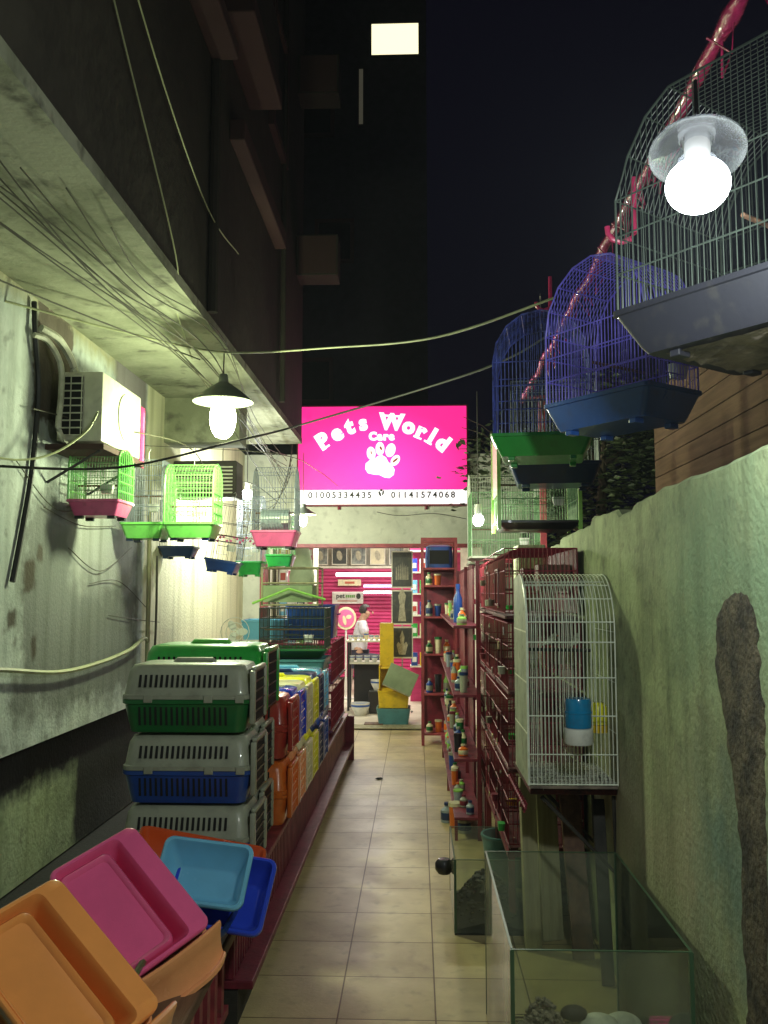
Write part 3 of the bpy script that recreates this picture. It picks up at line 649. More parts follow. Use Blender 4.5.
# birds: three small finches on the perch
def bird(x, y, z, rz, m, label):
    t = thing('finch', label, 'bird', (x, y, z), rz, 'small birds in the white cage'); t.scale = (.8, .8, .8)
    pts = [(-.055, 0, .0), (-.03, 0, .012), (-.008, 0, .022), (.012, 0, .036), (.022, 0, .052), (.031, 0, .056), (.041, 0, .052)]
    MB().tube(pts, .01, 10, True, [.003, .008, .017, .018, .0135, .011, .002]).build('body', m, t, True)
    for s in (-1, 1): MB().tube([(.004, s * .016, .026), (-.02, s * .015, .014), (-.045, s * .006, .006)], .006, 6, True, [.008, .008, .002]).build('wing', 'stone', t, True)
    MB().tube([(.038, 0, .053), (.050, 0, .049)], .004, 6, True, [.005, .001]).build('beak', 'red_orange', t)
    MB().tube([(0, .006, 0), (0, .006, -.012)], .0015, 4).tube([(0, -.006, 0), (0, -.006, -.012)], .0015, 4).build('legs', 'red_orange', t)
bird(.56, 3.81, 1.325, .3, 'stone', 'pale finch at the left end of the perch in the white cage')
bird(.665, 3.81, 1.325, .9, 'stone', 'pale finch at the right end of the perch in the white cage')

# ================================================================ MAROON CAGE ROW
GM = 'maroon wire cages stacked on the right'
def maroon_cage(loc, wd, d, h, label, dome=False):
    loc = (loc[0] + random.uniform(-.012, .006), loc[1], loc[2])
    t = thing('breeding_cage', label, 'cage', loc, 0, GM); b = MB(); x0 = -wd / 2
    n = int(d / .026)
    for i in range(n + 1):      # alley side wires (X = x0) and top
        y = -d / 2 + d * i / n
        p = [(x0, y, .03), (x0, y, h - .05), (x0 + .03, y, h - .012), (x0 + .08, y, h), (wd / 2, y, h)] if dome else [(x0, y, .03), (x0, y, h), (wd / 2, y, h)]
        b.tube(p, .0016, 4, False)
    m = int(wd / .02)
    for i in range(m + 1):
        x = x0 + wd * i / m; b.tube([(x, -d / 2, .03), (x, -d / 2, h)], .002, 4, False)
    for z in (.03, h * .36, h * .68, h): b.tube([(wd / 2, -d / 2, z), (x0, -d / 2, z), (x0, d / 2, z)], .003, 4)
    b.build('wire_body', 'maroon_wire', t)
    MB().span((x0, -d / 2, 0), (wd / 2, d / 2, .016), .003).build('tray', 'cage_maroon', t)
    MB().span((wd / 2 - .006, -d / 2, .03), (wd / 2, d / 2, h)).build('back_panel', 'cage_maroon', t)
    b = MB(); b.span((x0 - .012, -.09, .06), (x0 - .006, .09, .07)).span((x0 - .012, -.09, h * .7), (x0 - .006, .09, h * .7 + .01)).span((x0 - .012, -.1, .06), (x0 - .006, -.09, h * .7)).span((x0 - .012, .09, .06), (x0 - .006, .10, h * .7)); b.build('door', 'maroon', t)
    for s in (-1, 1):
        if random.random() < .6: yy, zz = s * d * random.uniform(.2, .4), h * random.uniform(.12, .5); MB().loft([rrect(.03, .045, .01, zz, cx=x0 - .022, cy=yy), rrect(.035, .055, .012, zz + .035, cx=x0 - .022, cy=yy)]).build('feed_cup', random.choice(['maroon', 'dirt', 'charcoal', 'green', 'grey']), t)
    MB().tube([(x0 + .02, .05, h * .42), (wd / 2, .05, h * .42)], .007, 6).build('perch', 'wood', t)
    nb = MB().span((wd / 2 - .17, -d * .3, h * .4), (wd / 2 - .01, -d * .3 + .16, h * .4 + .13), .003).build('nest_box', 'wood', t)
    for q in range(random.randint(2, 4)):
        MB().box((x0 - .008, random.uniform(-.42, .42) * d, random.uniform(.1, .9) * h), (.006, random.uniform(.01, .03), random.uniform(.012, .04)), Matrix.Rotation(random.uniform(-.6, .6), 3, 'X')).build('clip', random.choice(['grey', 'cream', 'dirt', 'wire_steel']), t)
    MB().lathe([(.001, 0), (.03, 0), (.04, .025), (.036, .025), (.001, .01)], (x0 + .1, -d * .38, .03), 12).build('food_bowl', random.choice(['dirt', 'grey', 'green', 'vyellow']), t, True)
    return t
tiers = ['bottom', 'lower middle', 'upper middle', 'top']
for j, (y0, y1) in enumerate(((4.32, 5.0), (5.03, 5.71), (5.80, 6.5))):
    for i, (z0, z1) in enumerate(((.34, .68), (.70, 1.04), (1.06, 1.40), (1.42, 1.76))):
        x1 = .78 if j < 2 else .9
        maroon_cage(((.43 + x1) / 2, (y0 + y1) / 2, z0), x1 - .43, y1 - y0, z1 - z0, f'maroon wire cage, {tiers[i]} of the ' + ['nearest', 'middle', 'farthest'][j] + ' maroon stack', i == 3)
    f = thing('cage_stand', 'maroon angle iron legs under the ' + ['nearest', 'middle', 'farthest'][j] + ' maroon cage stack', 'stand', (.6, (y0 + y1) / 2, 0), 0, 'stands under the maroon cages')
    for sxn in (-.16, .17):
        for sy in (-.32, .32): MB().span((sxn - .015, sy - .015, 0), (sxn + .015, sy + .015, .31)).build('leg', 'maroon', f)
    MB().span((-.18, -.34, .311), (.19, .34, .338)).build('top_frame', 'maroon', f)
# clutter between bars
for i in range(70):
    pass
t = thing('cage_bracket', 'maroon bracket shelf fixed to the wall under the white cage', 'shelf', (.62, 3.86, .73))
MB().span((-.17, -.19, .012), (.175, .40, .035), .004).build('board', 'cage_maroon', t)
b = MB()
for i in range(14): b.tube([(-.19, -.24 + i * .045, -.01), (-.20, -.23 + i * .045, -.045 - .02 * random.random())], .004, 4)
b.tube([(-.195, -.24, -.03), (-.195, .4, -.03)], .006, 5); b.build('hanging_edge', 'maroon_wire', t)
for y in (-.15, .3): MB().tube([(.17, y, 0), (.17, y, -.3), (-.12, y, -.005)], .01, 5).build('brace', 'darkjunk', t)
# planks, bucket, scrap under the cages
def plank(p0, p1, wd, th, m, label, cat='plank', g='boards under the right cages'):
    p0, p1 = Vector(p0), Vector(p1); dr = (p1 - p0); L_ = dr.length; q = dr.to_track_quat('Z', 'Y').to_matrix()
    b = MB(); b.box((0, 0, L_ / 2), (wd, th, L_), None, .003); o = b.build('plank', m)
    o.location = p0; o.rotation_euler = q.to_euler(); tag(o, label, cat, g)
plank((.50, 4.05, 0), (.49, 4.12, .72), .07, .04, 'palewood', 'pale yellowish upright post right under the white cage')
plank((.60, 4.16, 0), (.58, 4.22, .71), .10, .03, 'palewood', 'greyish upright board beside the pale post')
plank((.70, 3.95, 0), (.68, 4.16, .70), .09, .025, 'wood', 'dark brown board leaning near the wall under the cage')
plank((.75, 3.7, 0), (.76, 3.88, .68), .05, .02, 'darkjunk', 'thin black lath leaning on the wall under the cage')
t = thing('bucket', 'dark green bucket on the floor below the nearest maroon cages', 'bucket', (.46, 4.95, 0))
MB().lathe([(.001, 0), (.09, 0), (.115, .24), (.122, .245), (.122, .255), (.11, .255), (.086, .01), (.001, .01)], n=24).build('body', 'teal', t, True)
MB().tube([(.118 * math.cos(R(a)), .118 * math.sin(R(a)) * .3, .25 - .10 * math.sin(R(a))) for a in range(0, 181, 15)], .004, 5).build('handle', 'wire_steel', t)
b = MB()
for i in range(26):
    c = Vector((random.uniform(.58, .78), random.uniform(4.35, 6.3), random.uniform(.03, .22))); b.box(c, (random.uniform(.04, .16), random.uniform(.05, .2), random.uniform(.02, .12)), Matrix.Rotation(random.random() * 3, 3, Vector((random.random(), random.random(), 1)).normalized()))
o = tag(b.build('scrap_pile', 'darkjunk'), 'dark jumble of scrap under the maroon cages', 'scrap'); o['kind'] = 'stuff'

# ================================================================ DISPLAY SHELVES
t = thing('display_shelf', 'long maroon shelf unit of bottles running along the right side', 'shelf', (.30, 7.35, 0))
for z in (.14, .50, .90, 1.335): MB().span((-.07, -1.6, z - .018), (.10, 1.68, z), .002).build('board', 'maroon', t)
b = MB()
for k in range(56): b.span((.105, -.78 + k * .044, .02), (.115 + .008 * (k % 2), -.736 + k * .044, 1.72 + .03 * (k % 2)))
b.build('ribbed_back', 'maroon', t)
for y in (-1.6, -.2, 1.2):
    MB().span((.075, y - .012, 0), (.10, y + .012, 1.75)).build('post', 'maroon', t)
    MB().span((-.07, y - .008, .0), (-.05, y + .008, .12)).build('foot', 'maroon', t)
t = thing('open_rack', 'tall open maroon rack standing at the right of the doorway', 'rack', (.235, 9.4, 0))
for x in (-.18, .165):
    for y in (-.19, .19): MB().span((x - .015, y - .015, 0), (x + .015, y + .015, 2.11)).build('post', 'redpost', t)
for z in (.12, .52, .92, 1.30, 1.62, 1.80): MB().span((-.165, -.20, z - .02), (.15, .20, z), .002).build('shelf_board', 'redpost', t)
MB().span((-.165, -.205, 2.07), (.15, -.175, 2.11)).span((-.165, .175, 2.07), (.15, .205, 2.11)).build('top_rail', 'redpost', t)
MB().span((-.17, .205, .1), (.16, .212, 1.78)).build('back_panel', 'maroon', t)

GB = 'bottles and tubs on the right shelves'
def bottle_thing(kind, loc, h, r, m, cm, label):
    t = thing('bottle' if kind != 'tub' else 'tub', label, 'bottle' if kind != 'tub' else 'tub', loc, 0, GB)
    if kind == 'bottle':
        MB().lathe([(.001, 0), (r, .002), (r, h * .62), (r * .45, h * .78), (r * .42, h * .86), (.001, h * .86)], n=12).build('body', m, t, True)
        MB().lathe([(.001, h * .862), (r * .5, h * .862), (r * .5, h), (.001, h)], n=10).build('cap', cm, t, True)
        MB().lathe([(r * 1.01, h * .15), (r * 1.02, h * .16), (r * 1.02, h * .5), (r * 1.01, h * .51)], n=12).build('wrapper', cm, t, True)
    else:
        MB().lathe([(.001, 0), (r * .85, .001), (r, h * .85), (.001, h * .85)], n=14).build('body', m, t, True)
        MB().lathe([(.001, h * .852), (r * 1.08, h * .852), (r * 1.08, h), (.001, h)], n=14).build('lid', cm, t, True)
cols = [('cream', 'dkgreen'), ('greyblue', 'navy'), ('ltgreen', 'grey'), ('blue', 'grey'), ('grey', 'maroon'), ('orange2', 'cream'), ('dkgreen', 'cream'), ('greyblue', 'ltgreen'), ('charcoal', 'black'), ('grey', 'navy'), ('grey', 'orange2')]
cname = {'ltgreen': 'pale green', 'dkgreen': 'dark green', 'charcoal': 'black', 'greyblue': 'bluish grey', 'vyellow': 'amber', 'orange2': 'orange'}
shelfn = {1.335: 'top', .90: 'second', .50: 'third', .14: 'lowest'}
for z, ys in ((1.335, 15), (.90, 18), (.50, 18), (.14, 17)):
    for i in range(ys):
        y = 5.85 + i * (3.0 / ys) + random.uniform(-.04, .04); m, cm = cols[(i * 3 + int(z * 10)) % len(cols)]
        if z == 1.335 and i == 2: m, cm, kind, h = 'blue', 'blue', 'bottle', .27
        else: kind = 'tub' if (i + int(z * 10)) % 3 == 0 else 'bottle'; h = random.uniform(.07, .14)
        ordn = ['first', 'second', 'third', 'fourth', 'fifth', 'sixth', 'seventh', 'eighth', 'ninth', 'tenth', 'eleventh', 'twelfth', 'thirteenth', 'fourteenth', 'fifteenth', 'sixteenth', 'seventeenth', 'eighteenth'][i]
        bottle_thing(kind, (.285 + random.uniform(-.02, .05), y, z + .001), h, random.uniform(.022, .034), m, cm, f'{cname.get(m, m)} {kind}, {ordn} from the near end of the {shelfn[z]} maroon shelf')
for i in range(3):
    m, cm = cols[(i * 4 + 1) % len(cols)]
    bottle_thing('tub' if i % 2 else 'bottle', (.20 + .05 * (i % 3), 5.6 - i * .13 + .6, 0.0), .13 + .03 * (i % 2), .045, m, cm, ['first', 'second', 'third', 'fourth', 'fifth'][i] + f' {cname.get(m, m)} container from the doorway side on the floor by the shelf')
for z, n in ((.12, 3), (.52, 3), (.92, 3), (1.30, 2), (1.62, 2)):
    for i in range(n):
        m, cm = cols[(i * 5 + int(z * 7)) % len(cols)]
        bottle_thing('tub' if i == 1 else 'bottle', (.125 + i * .09, 9.28 + random.uniform(0, .1), z + .001), random.uniform(.1, .2), .036, m, cm, f'{cname.get(m, m)} container, {["left", "middle", "right"][i]} on the open rack shelf ' + {.12: 'nearest the floor', .52: 'second from the floor', .92: 'at mid height', 1.30: 'above mid height', 1.62: 'below the blue box'}[z])
t = thing('carrier_box', 'blue mesh carrier lying on the top shelf of the open rack', 'carrier', (.23, 9.4, 1.801))
MB().loft([rrect(.28, .3, .04, 0), rrect(.29, .32, .05, .1), rrect(.27, .3, .05, .22), rrect(.2, .22, .05, .24)]).build('shell', 'blue', t, True)
MB().span((-.1, -.17, .04), (.1, -.155, .18)).build('door', 'slot', t)

# ================================================================ AQUARIUMS
def aquarium(name, label, x0, x1, y0, y1, h, th=.006, milky=True, g2='glass'):
    t = thing(name, label, 'aquarium', ((x0 + x1) / 2, (y0 + y1) / 2, 0)); a, c = (x1 - x0) / 2, (y1 - y0) / 2
    MB().span((-a, -c, .001), (a, c, .008)).build('base_pane', g2, t)
    MB().span((-a, -c, .009), (-a + th, c, h)).build('side_pane', 'glass_milky' if milky else g2, t)
    MB().span((a - th, -c, .009), (a, c, h)).build('side_pane', g2, t)
    MB().span((-a + th + .001, -c, .009), (a - th - .001, -c + th, h)).build('front_pane', g2, t)
    MB().span((-a + th + .001, c - th, .009), (a - th - .001, c, h)).build('back_pane', g2, t)
    for sx_ in (-1, 1):
        for sy in (-1, 1): MB().span((sx_ * (a - .004) - .0055, sy * (c - .004) - .0055, .01), (sx_ * (a - .004) + .0055, sy * (c - .004) + .0055, h + .001)).build('corner_seal', 'silicone', t)
    b = MB()
    for s in (-1, 1):
        b.span((-a, s * (c - th / 2) - .0034, h + .0012), (a, s * (c - th / 2) + .0034, h + .003)); b.span((s * (a - th / 2) - .0034, -c + .01, h + .0012), (s * (a - th / 2) + .0034, c - .01, h + .003))
    b.build('rim_edge', 'silicone', t)
    return t
aquarium('aquarium', 'large empty glass aquarium with gravel in one end, nearest the camera', .249, .735, 2.51, 3.43, .586)
aquarium('aquarium', 'small glass aquarium of dark gravel on the tiles behind the large one', .165, .50, 4.2, 4.78, .33, .005, True)
def heap(name, cx, cy, z0, ax, ay, h, m, n, r0, r1, label, cat):
    b = MB()
    for i in range(n):
        u_, v_ = random.gauss(0, .42), random.gauss(0, .42)
        if abs(u_) > 1 or abs(v_) > 1: continue
        zz = h * math.exp(-1.6 * (u_ * u_ + v_ * v_)) * random.random() ** .4; r = random.uniform(r0, r1)
        b.ball((cx + u_ * ax, cy + v_ * ay, z0 + zz), r, (random.uniform(.7, 1.3), random.uniform(.7, 1.3), random.uniform(.5, .9)), 1)
    g = 14; vs = [[b.bm.verts.new((cx + ax * (2 * i / g - 1), cy + ay * (2 * j / g - 1), z0 + h * .9 * math.exp(-1.6 * ((2 * i / g - 1) ** 2 + (2 * j / g - 1) ** 2)))) for j in range(g + 1)] for i in range(g + 1)]
    for i in range(g):
        for j in range(g): b.bm.faces.new((vs[i][j], vs[i + 1][j], vs[i + 1][j + 1], vs[i][j + 1]))
    o = tag(b.build(name, m, smooth=True), label, cat); o['kind'] = 'stuff'
heap('gravel', .39, 2.88, .012, .13, .32, .29, 'gravel', 900, .006, .013, 'heap of coarse gravel inside the large aquarium', 'gravel')
heap('gravel', .33, 4.48, .012, .15, .26, .20, 'darkjunk', 500, .008, .02, 'dark stones and weed filling the small aquarium', 'gravel')
o = tag(MB().ball((.545, 2.84, .24), .055, (1.15, .9, .7), 3).build('pebble', 'stone', smooth=True), 'rounded pale stone sitting at the right of the gravel heap', 'stone')
o = tag(MB().ball((.63, 2.9, .22), .045, (1.3, 1, .8), 3).build('pebble', 'stone', smooth=True), 'duller stone lying closest to the wall side of the aquarium', 'stone')
o = tag(MB().ball((.47, 2.84, .28), .03, (1.4, .8, .8), 2).build('pebble', 'darkjunk', smooth=True), 'black lump resting on top of the gravel heap', 'stone')
b = MB().lathe([(.001, 0), (.03, 0), (.045, .02), (.045, .05), (.03, .07), (.001, .075)], (.13, 4.6, .15), 16); tag(b.build('suction_knob', 'charcoal', smooth=True), 'dark round knob stuck to the alley side of the small aquarium', 'knob')

for i, (x, y, m, nm, lb) in enumerate([(-.32, 7.55, 'darkjunk', 'crumpled_scrap', 'dark crumpled scrap lying on the tiles near the far end of the counter')]):
    b = MB(); b.ball((0, 0, 0), .022, (1.6, 1, .35), 2)
    for v_ in b.bm.verts: v_.co += Vector((noise.noise(v_.co * 60 + Vector((i, 0, 0))), noise.noise(v_.co * 60 + Vector((0, i, 3))), .3 * noise.noise(v_.co * 70))) * .014
    o = b.build(nm, m); o.location = (x, y, .009); o.rotation_euler = (0, 0, i * 1.3); tag(o, lb, 'litter')

# exposed dark patch on the right wall
def wall_patch():
    out = [(2.446, 1.421), (2.415, 1.49), (2.36, 1.53), (2.28, 1.55), (2.20, 1.545), (2.15, 1.515), (2.135, 1.45), (2.121, 1.393), (2.125, 1.33), (2.11, 1.25), (2.12, 1.16), (2.114, 1.076), (2.122, .98), (2.13, .85), (2.14, .70), (2.15, .5), (2.15, .2), (2.15, .05),
           (2.30, .05), (2.31, .3), (2.296, .514), (2.31, .7), (2.30, .915), (2.325, 1.0), (2.345, 1.124), (2.385, 1.22), (2.43, 1.317), (2.452, 1.37)]
    fine = []
    for i in range(len(out)):
        (a0, b0), (a1, b1) = out[i], out[(i + 1) % len(out)]
        for k in range(6):
            f = k / 6; yy, zz = a0 + (a1 - a0) * f, b0 + (b1 - b0) * f
            fine.append((yy + .016 * noise.noise(Vector((yy * 30, zz * 34, 0))), zz + .012 * noise.noise(Vector((yy * 30, zz * 34, 7)))))
    out = fine
    b = MB(); rings = []; cy = 2.24
    # two nested outlines give the patch a raised ragged lip and a domed rubble core
    for s, x in ((1.0, .8005), (.96, .7975), (.72, .796), (.35, .795)):
        rg = []
        for i, (y, z) in enumerate(out):
            cyy = 2.24 if z > .9 else 2.225; yy = cyy + (y - cyy) * s; zz = z if s == 1 else (z - .03 * (1 - s) * (1 if z > 1.2 else -1)); 
            yy += .022 * noise.noise(Vector((y * 9, z * 16, s * 2))) * (1 if s > .9 else .4)
            if z > 1.35: zz = 1.35 + (zz - 1.35) * s
            rg.append((x + .0022 * noise.noise(Vector((y * 20, z * 12, s * 5))) * (s < 1), yy, zz))
        rings.append(rg)
    b.loft(rings, False, True); return b
tag(wall_patch().build('wall_scar', 'hole', smooth=True), 'long dark scar of raw mortar running down the right wall', 'wall damage')

# ================================================================ LEFT COUNTER AND BENCH
t = thing('counter', 'long low maroon slatted counter carrying the carriers on the left', 'counter', (-1.25, 5.9, 0))
MB().span((.0, -2.58, .40), (.605, 2.52, .425), .004).build('top', 'maroon', t)
b = MB()
for k in range(106): b.span((.565, -2.58 + k * .048, .16), (.585, -2.556 + k * .048, .399))
b.span((.545, -2.58, .16), (.563, 2.5, .399)); b.build('slatted_front', 'maroon', t)
MB().span((.50, -2.58, .125), (.655, 2.56, .155), .004).build('ledge', 'maroon', t)
MB().span((.52, -2.58, .0), (.60, 2.5, .12)).build('plinth', 'darkjunk', t)
MB().span((.03, -2.55, 0), (.50, 2.48, .39)).build('body', 'maroon', t)
MB().span((.50, 2.50, .0), (.66, 2.53, .399)).build('end_panel', 'maroon', t)
t = thing('bench', 'brown wooden bench with red slatted legs under the litter trays', 'bench', (-1.2, 2.3, 0))
MB().span((.0, -1.6, .33), (.555, .98, .37), .006).build('top', 'wood', t)
b = MB()
for k in range(24): b.span((.50, -1.55 + k * .105, .03), (.525, -1.51 + k * .105, .329))
b.span((.495, -1.6, .07), (.53, .96, .10)); b.build('slats', 'redpost', t)
for y in (-1.5, -.3, .9):
    for x in (.03, .46): MB().span((x, y, 0), (x + .04, y + .04, .329)).build('leg', 'redpost', t)

def carrier(label, loc, L_, D_, H_, low, up, rz=0, group='pet carriers on the counter', front=True, door='black', handle='grey', lean=0, solid=False):
    t = thing('pet_carrier', label, 'carrier', loc, rz, group); hz = H_ * .47
    if lean: t.rotation_euler = (0, lean, rz)
    MB().loft([rrect(L_ * .88, D_ * .82, .04, 0), rrect(L_ * .90, D_ * .85, .05, .012), rrect(L_ * .97, D_ * .96, .05, hz - .02), rrect(L_ * 1.0, D_, .05, hz - .016), rrect(L_ * 1.0, D_, .05, hz)]).build('lower_shell', low, t, True)
    MB().loft([rrect(L_ * 1.0, D_, .05, hz + .002), rrect(L_ * 1.0, D_, .05, hz + .018), rrect(L_ * .975, D_ * .97, .05, hz + .022), rrect(L_ * .93, D_ * .86, .05, H_ * .86), rrect(L_ * .88, D_ * .76, .05, H_ * .95), rrect(L_ * .8, D_ * .66, .05, H_ * .97)]).build('upper_shell', up, t, True)
    # vents
    for nm, z0, z1, k0, k1 in (('vents', hz * .22, hz * .78, .87, .935), ('vents', hz + .05, H_ * .82, .955, .875)):
        n = 17
        for s in (-1, 1):
            b = MB()
            for i in range(n):
                x = -L_ * .35 + L_ * .66 * i / (n - 1); hw = L_ * .0085
                ya, yb = s * (D_ / 2 * k0 + .0028), s * (D_ / 2 * k1 + .0028); yi, yj = ya - s * .006, yb - s * .006
                vs = [b.bm.verts.new(p) for p in ((x - hw, ya, z0), (x + hw, ya, z0), (x + hw, yb, z1), (x - hw, yb, z1), (x - hw, yi, z0), (x + hw, yi, z0), (x + hw, yj, z1), (x - hw, yj, z1))]
                for f in ((0, 1, 2, 3), (4, 5, 6, 7), (0, 1, 5, 4), (2, 3, 7, 6), (1, 2, 6, 5), (0, 3, 7, 4)): b.bm.faces.new([vs[q] for q in f])
            b.build(nm, 'slot', t)
    # door grille on +X end
    x = L_ / 2 * .985; dr = MB().span((x - .006, -D_ * .33, H_ * .14), (x + .004, D_ * .33, H_ * .86), .004).build('door', up if solid else 'slot', t)
    b = MB()
    for i in range(9): y = -D_ * .32 + D_ * .64 * i / 8; b.span((x + .005, y - .003, H_ * .14), (x + .012, y + .003, H_ * .86))
    for i in range(6): z = H_ * .14 + H_ * .72 * i / 5; b.span((x + .0122, -D_ * .33, z - .003), (x + .016, D_ * .33, z + .003))
    b.build('grille', door, dr)
    b = MB()
    for s in (-1, 1): b.span((x - .002, s * D_ * .40 - .016, H_ * .12), (x + .02, s * D_ * .40 + .016, H_ * .88), .006)
    b.span((x - .002, -D_ * .36, H_ * .87), (x + .02, D_ * .36, H_ * .93), .006); b.build('door_surround', up, t, True)
    # handle and latches
    MB().tube([(-L_ * .16, 0, H_ * .955), (-L_ * .14, 0, H_ * 1.0), (L_ * .14, 0, H_ * 1.0), (L_ * .16, 0, H_ * .955)], .011, 8).build('handle', handle, t, True)
    for i in (-.28, .18, .42): 
        for s in (-1, 1): MB().box((L_ * i, s * (D_ / 2 + .002), hz + .004), (.035, .008, .03), None, .002).build('latch', up, t)
    return t
cz = .426
carrier('grey topped carrier with blue bottom, middle of the nearest stack', (-.93, 3.77, cz + .28), .53, .33, .275, 'blue', 'grey')
carrier('grey topped carrier at the bottom of the nearest stack behind the trays', (-.93, 3.77, cz), .53, .33, .275, 'blue', 'grey')
carrier('grey topped carrier with dark green bottom on top of the nearest stack', (-.935, 3.76, cz + .56), .53, .33, .28, 'dkgreen', 'grey')
carrier('grey topped carrier on the counter directly behind the nearest stack', (-.945, 4.14, cz), .50, .32, .275, 'teal', 'grey')
carrier('second grey topped carrier up in the stack behind the nearest one', (-.945, 4.14, cz + .28), .50, .32, .275, 'teal', 'grey')
carrier('big all green carrier with a bright green handle on the second stack', (-.965, 4.18, cz + .56), .56, .40, .335, 'green', 'green', handle='lime')
cset = [('red', 'orange2'), ('royal', 'peach'), ('cream', 'cream'), ('yellow', 'yellow'), ('navy', 'navy'), ('sky', 'blue')]
lab2 = ['dark red carrier', 'royal blue carrier', 'cream carrier', 'bright yellow carrier', 'navy carrier', 'light blue carrier']
lab1 = ['orange red carrier', 'peach carrier', 'cream carrier', 'yellow carrier', 'navy carrier', 'blue carrier']
for i in range(6):
    y = 4.52 + i * .305; z1 = cz + .315; up, lo = cset[i]
    carrier(f'{lab1[i]} in the lower row of coloured carriers on the counter', (-.885, y, cz), .52, .30, .31, lo, lo if i != 1 else 'peach', door=lo, handle=lo, solid=True)
    carrier(f'{lab2[i]} in the upper row of coloured carriers on the counter', (-.885, y, z1), .52, .30, .31, up, up, door=up, handle=up, solid=True)
# things beyond the carriers
def tubbox(name, label, cat, c, wd, d, h, m, taper=.9):
    t = thing(name, label, cat, c)
    MB().loft([rrect(wd * taper, d * taper, .03, 0), rrect(wd * .98, d * .98, .03, h - .02), rrect(wd, d, .03, h - .018), rrect(wd, d, .03, h), rrect(wd * .95, d * .95, .03, h), rrect(wd * taper * .95, d * taper * .95, .03, .01)]).build('body', m, t, True)
    b = MB(); b.tube([(wd / 2 + .004, -d * .15, h * .7), (wd / 2 + .02, -d * .12, h * .72), (wd / 2 + .02, d * .12, h * .72), (wd / 2 + .004, d * .15, h * .7)], .006, 5); b.build('handle', m, t)
    return t
tubbox('storage_tub', 'blue storage tub on the counter beyond the coloured carriers', 'tub', (-.93, 6.70, cz), .50, .52, .26, 'blue')
tubbox('storage_tub', 'purple storage tub stacked on the blue one', 'tub', (-.93, 6.70, cz + .262), .50, .52, .24, 'purple')
tubbox('storage_tub', 'flat teal tub on top of the tub stack', 'tub', (-.92, 6.75, cz + .505), .50, .5, .13, 'teal')
cage('animal_cage', 'dark green wire cage with a dark base above the teal tub', (-.92, 6.78, 1.13), 0, .48, .44, .30, None, 0, 'wire_dgreen', 'dkgreen', .06, .03, .0022, 'cages on the left counter', feet=False)
def frame_cage(label, loc, s, m):
    t = thing('bird_stand', label, 'bird stand', loc)
    a, h = .19 * s, .26 * s; b = MB()
    for x in (-a, a):
        for y in (-a * .8, a * .8): b.tube([(x, y, 0), (x, y, h)], .008, 6)
    for z in (0.008, h * .6, h): b.tube([(-a, -a * .8, z), (a, -a * .8, z), (a, a * .8, z), (-a, a * .8, z), (-a, -a * .8, z)], .006, 5)
    b.build('frame', m, t); 
    MB().tube([(-a * 1.3, -a, .02), (0, -a, h * .45), (a * 1.3, -a, .05)], .010, 6).build('perch', 'ltgreen', t)
    MB().span((-a, -a * .7, h * .1), (a * .8, a * .7, h * .55)).build('box', 'curtain', t)
frame_cage('yellowish stick bird stand on top of the dark green cage', (-.95, 6.8, 1.445), 1.1, 'palewood')
for j in range(2):
    for i in range(2):
        cage('animal_cage', ['nearer', 'farther'][j] + ' purple maroon wire cage on the ' + ['lower', 'upper'][i] + ' level at the end of the counter', (-.93, 7.28 + j * .62, cz + .05 + i * .37), 0, .52, .58, .30, None, 0, 'maroon_wire', 'purple', .045, .022, .0018, 'cages on the left counter', feet=False)
tubbox('storage_tub', 'dark blue crate on top of the purple cages near the doorway', 'tub', (-.90, 7.75, 1.16), .42, .5, .28, 'dkblue')
tubbox('storage_tub', 'sky blue tub left behind the yellowish bird stand', 'tub', (-1.25, 7.4, 1.165), .36, .4, .16, 'sky')
t = thing('desk_fan', 'small white fan standing behind the big green carrier', 'fan', (-1.40, 6.9, .985))
MB().tube([(0, 0, -.58), (0, 0, .2)], .015, 8).build('stem', 'white', t); MB().lathe([(.001, 0), (.1, 0), (.1, .02), (.02, .03), (.001, .03)], (0, 0, -.58), 18).build('base', 'white', t, True)
b = MB()
for k in range(3): ell(b, .05 * math.cos(k * 2.1), .26 + .05 * math.sin(k * 2.1), .045, .028, k * 2.1, .006, -.03)
b.build('blades', 'white', t)
b = MB(); 
for rr_ in (.11, .07, .035): b.tube([(rr_ * math.cos(R(a)), -.05, .26 + rr_ * math.sin(R(a))) for a in range(0, 361, 20)], .003, 4)
b.build('guard', 'white', t)

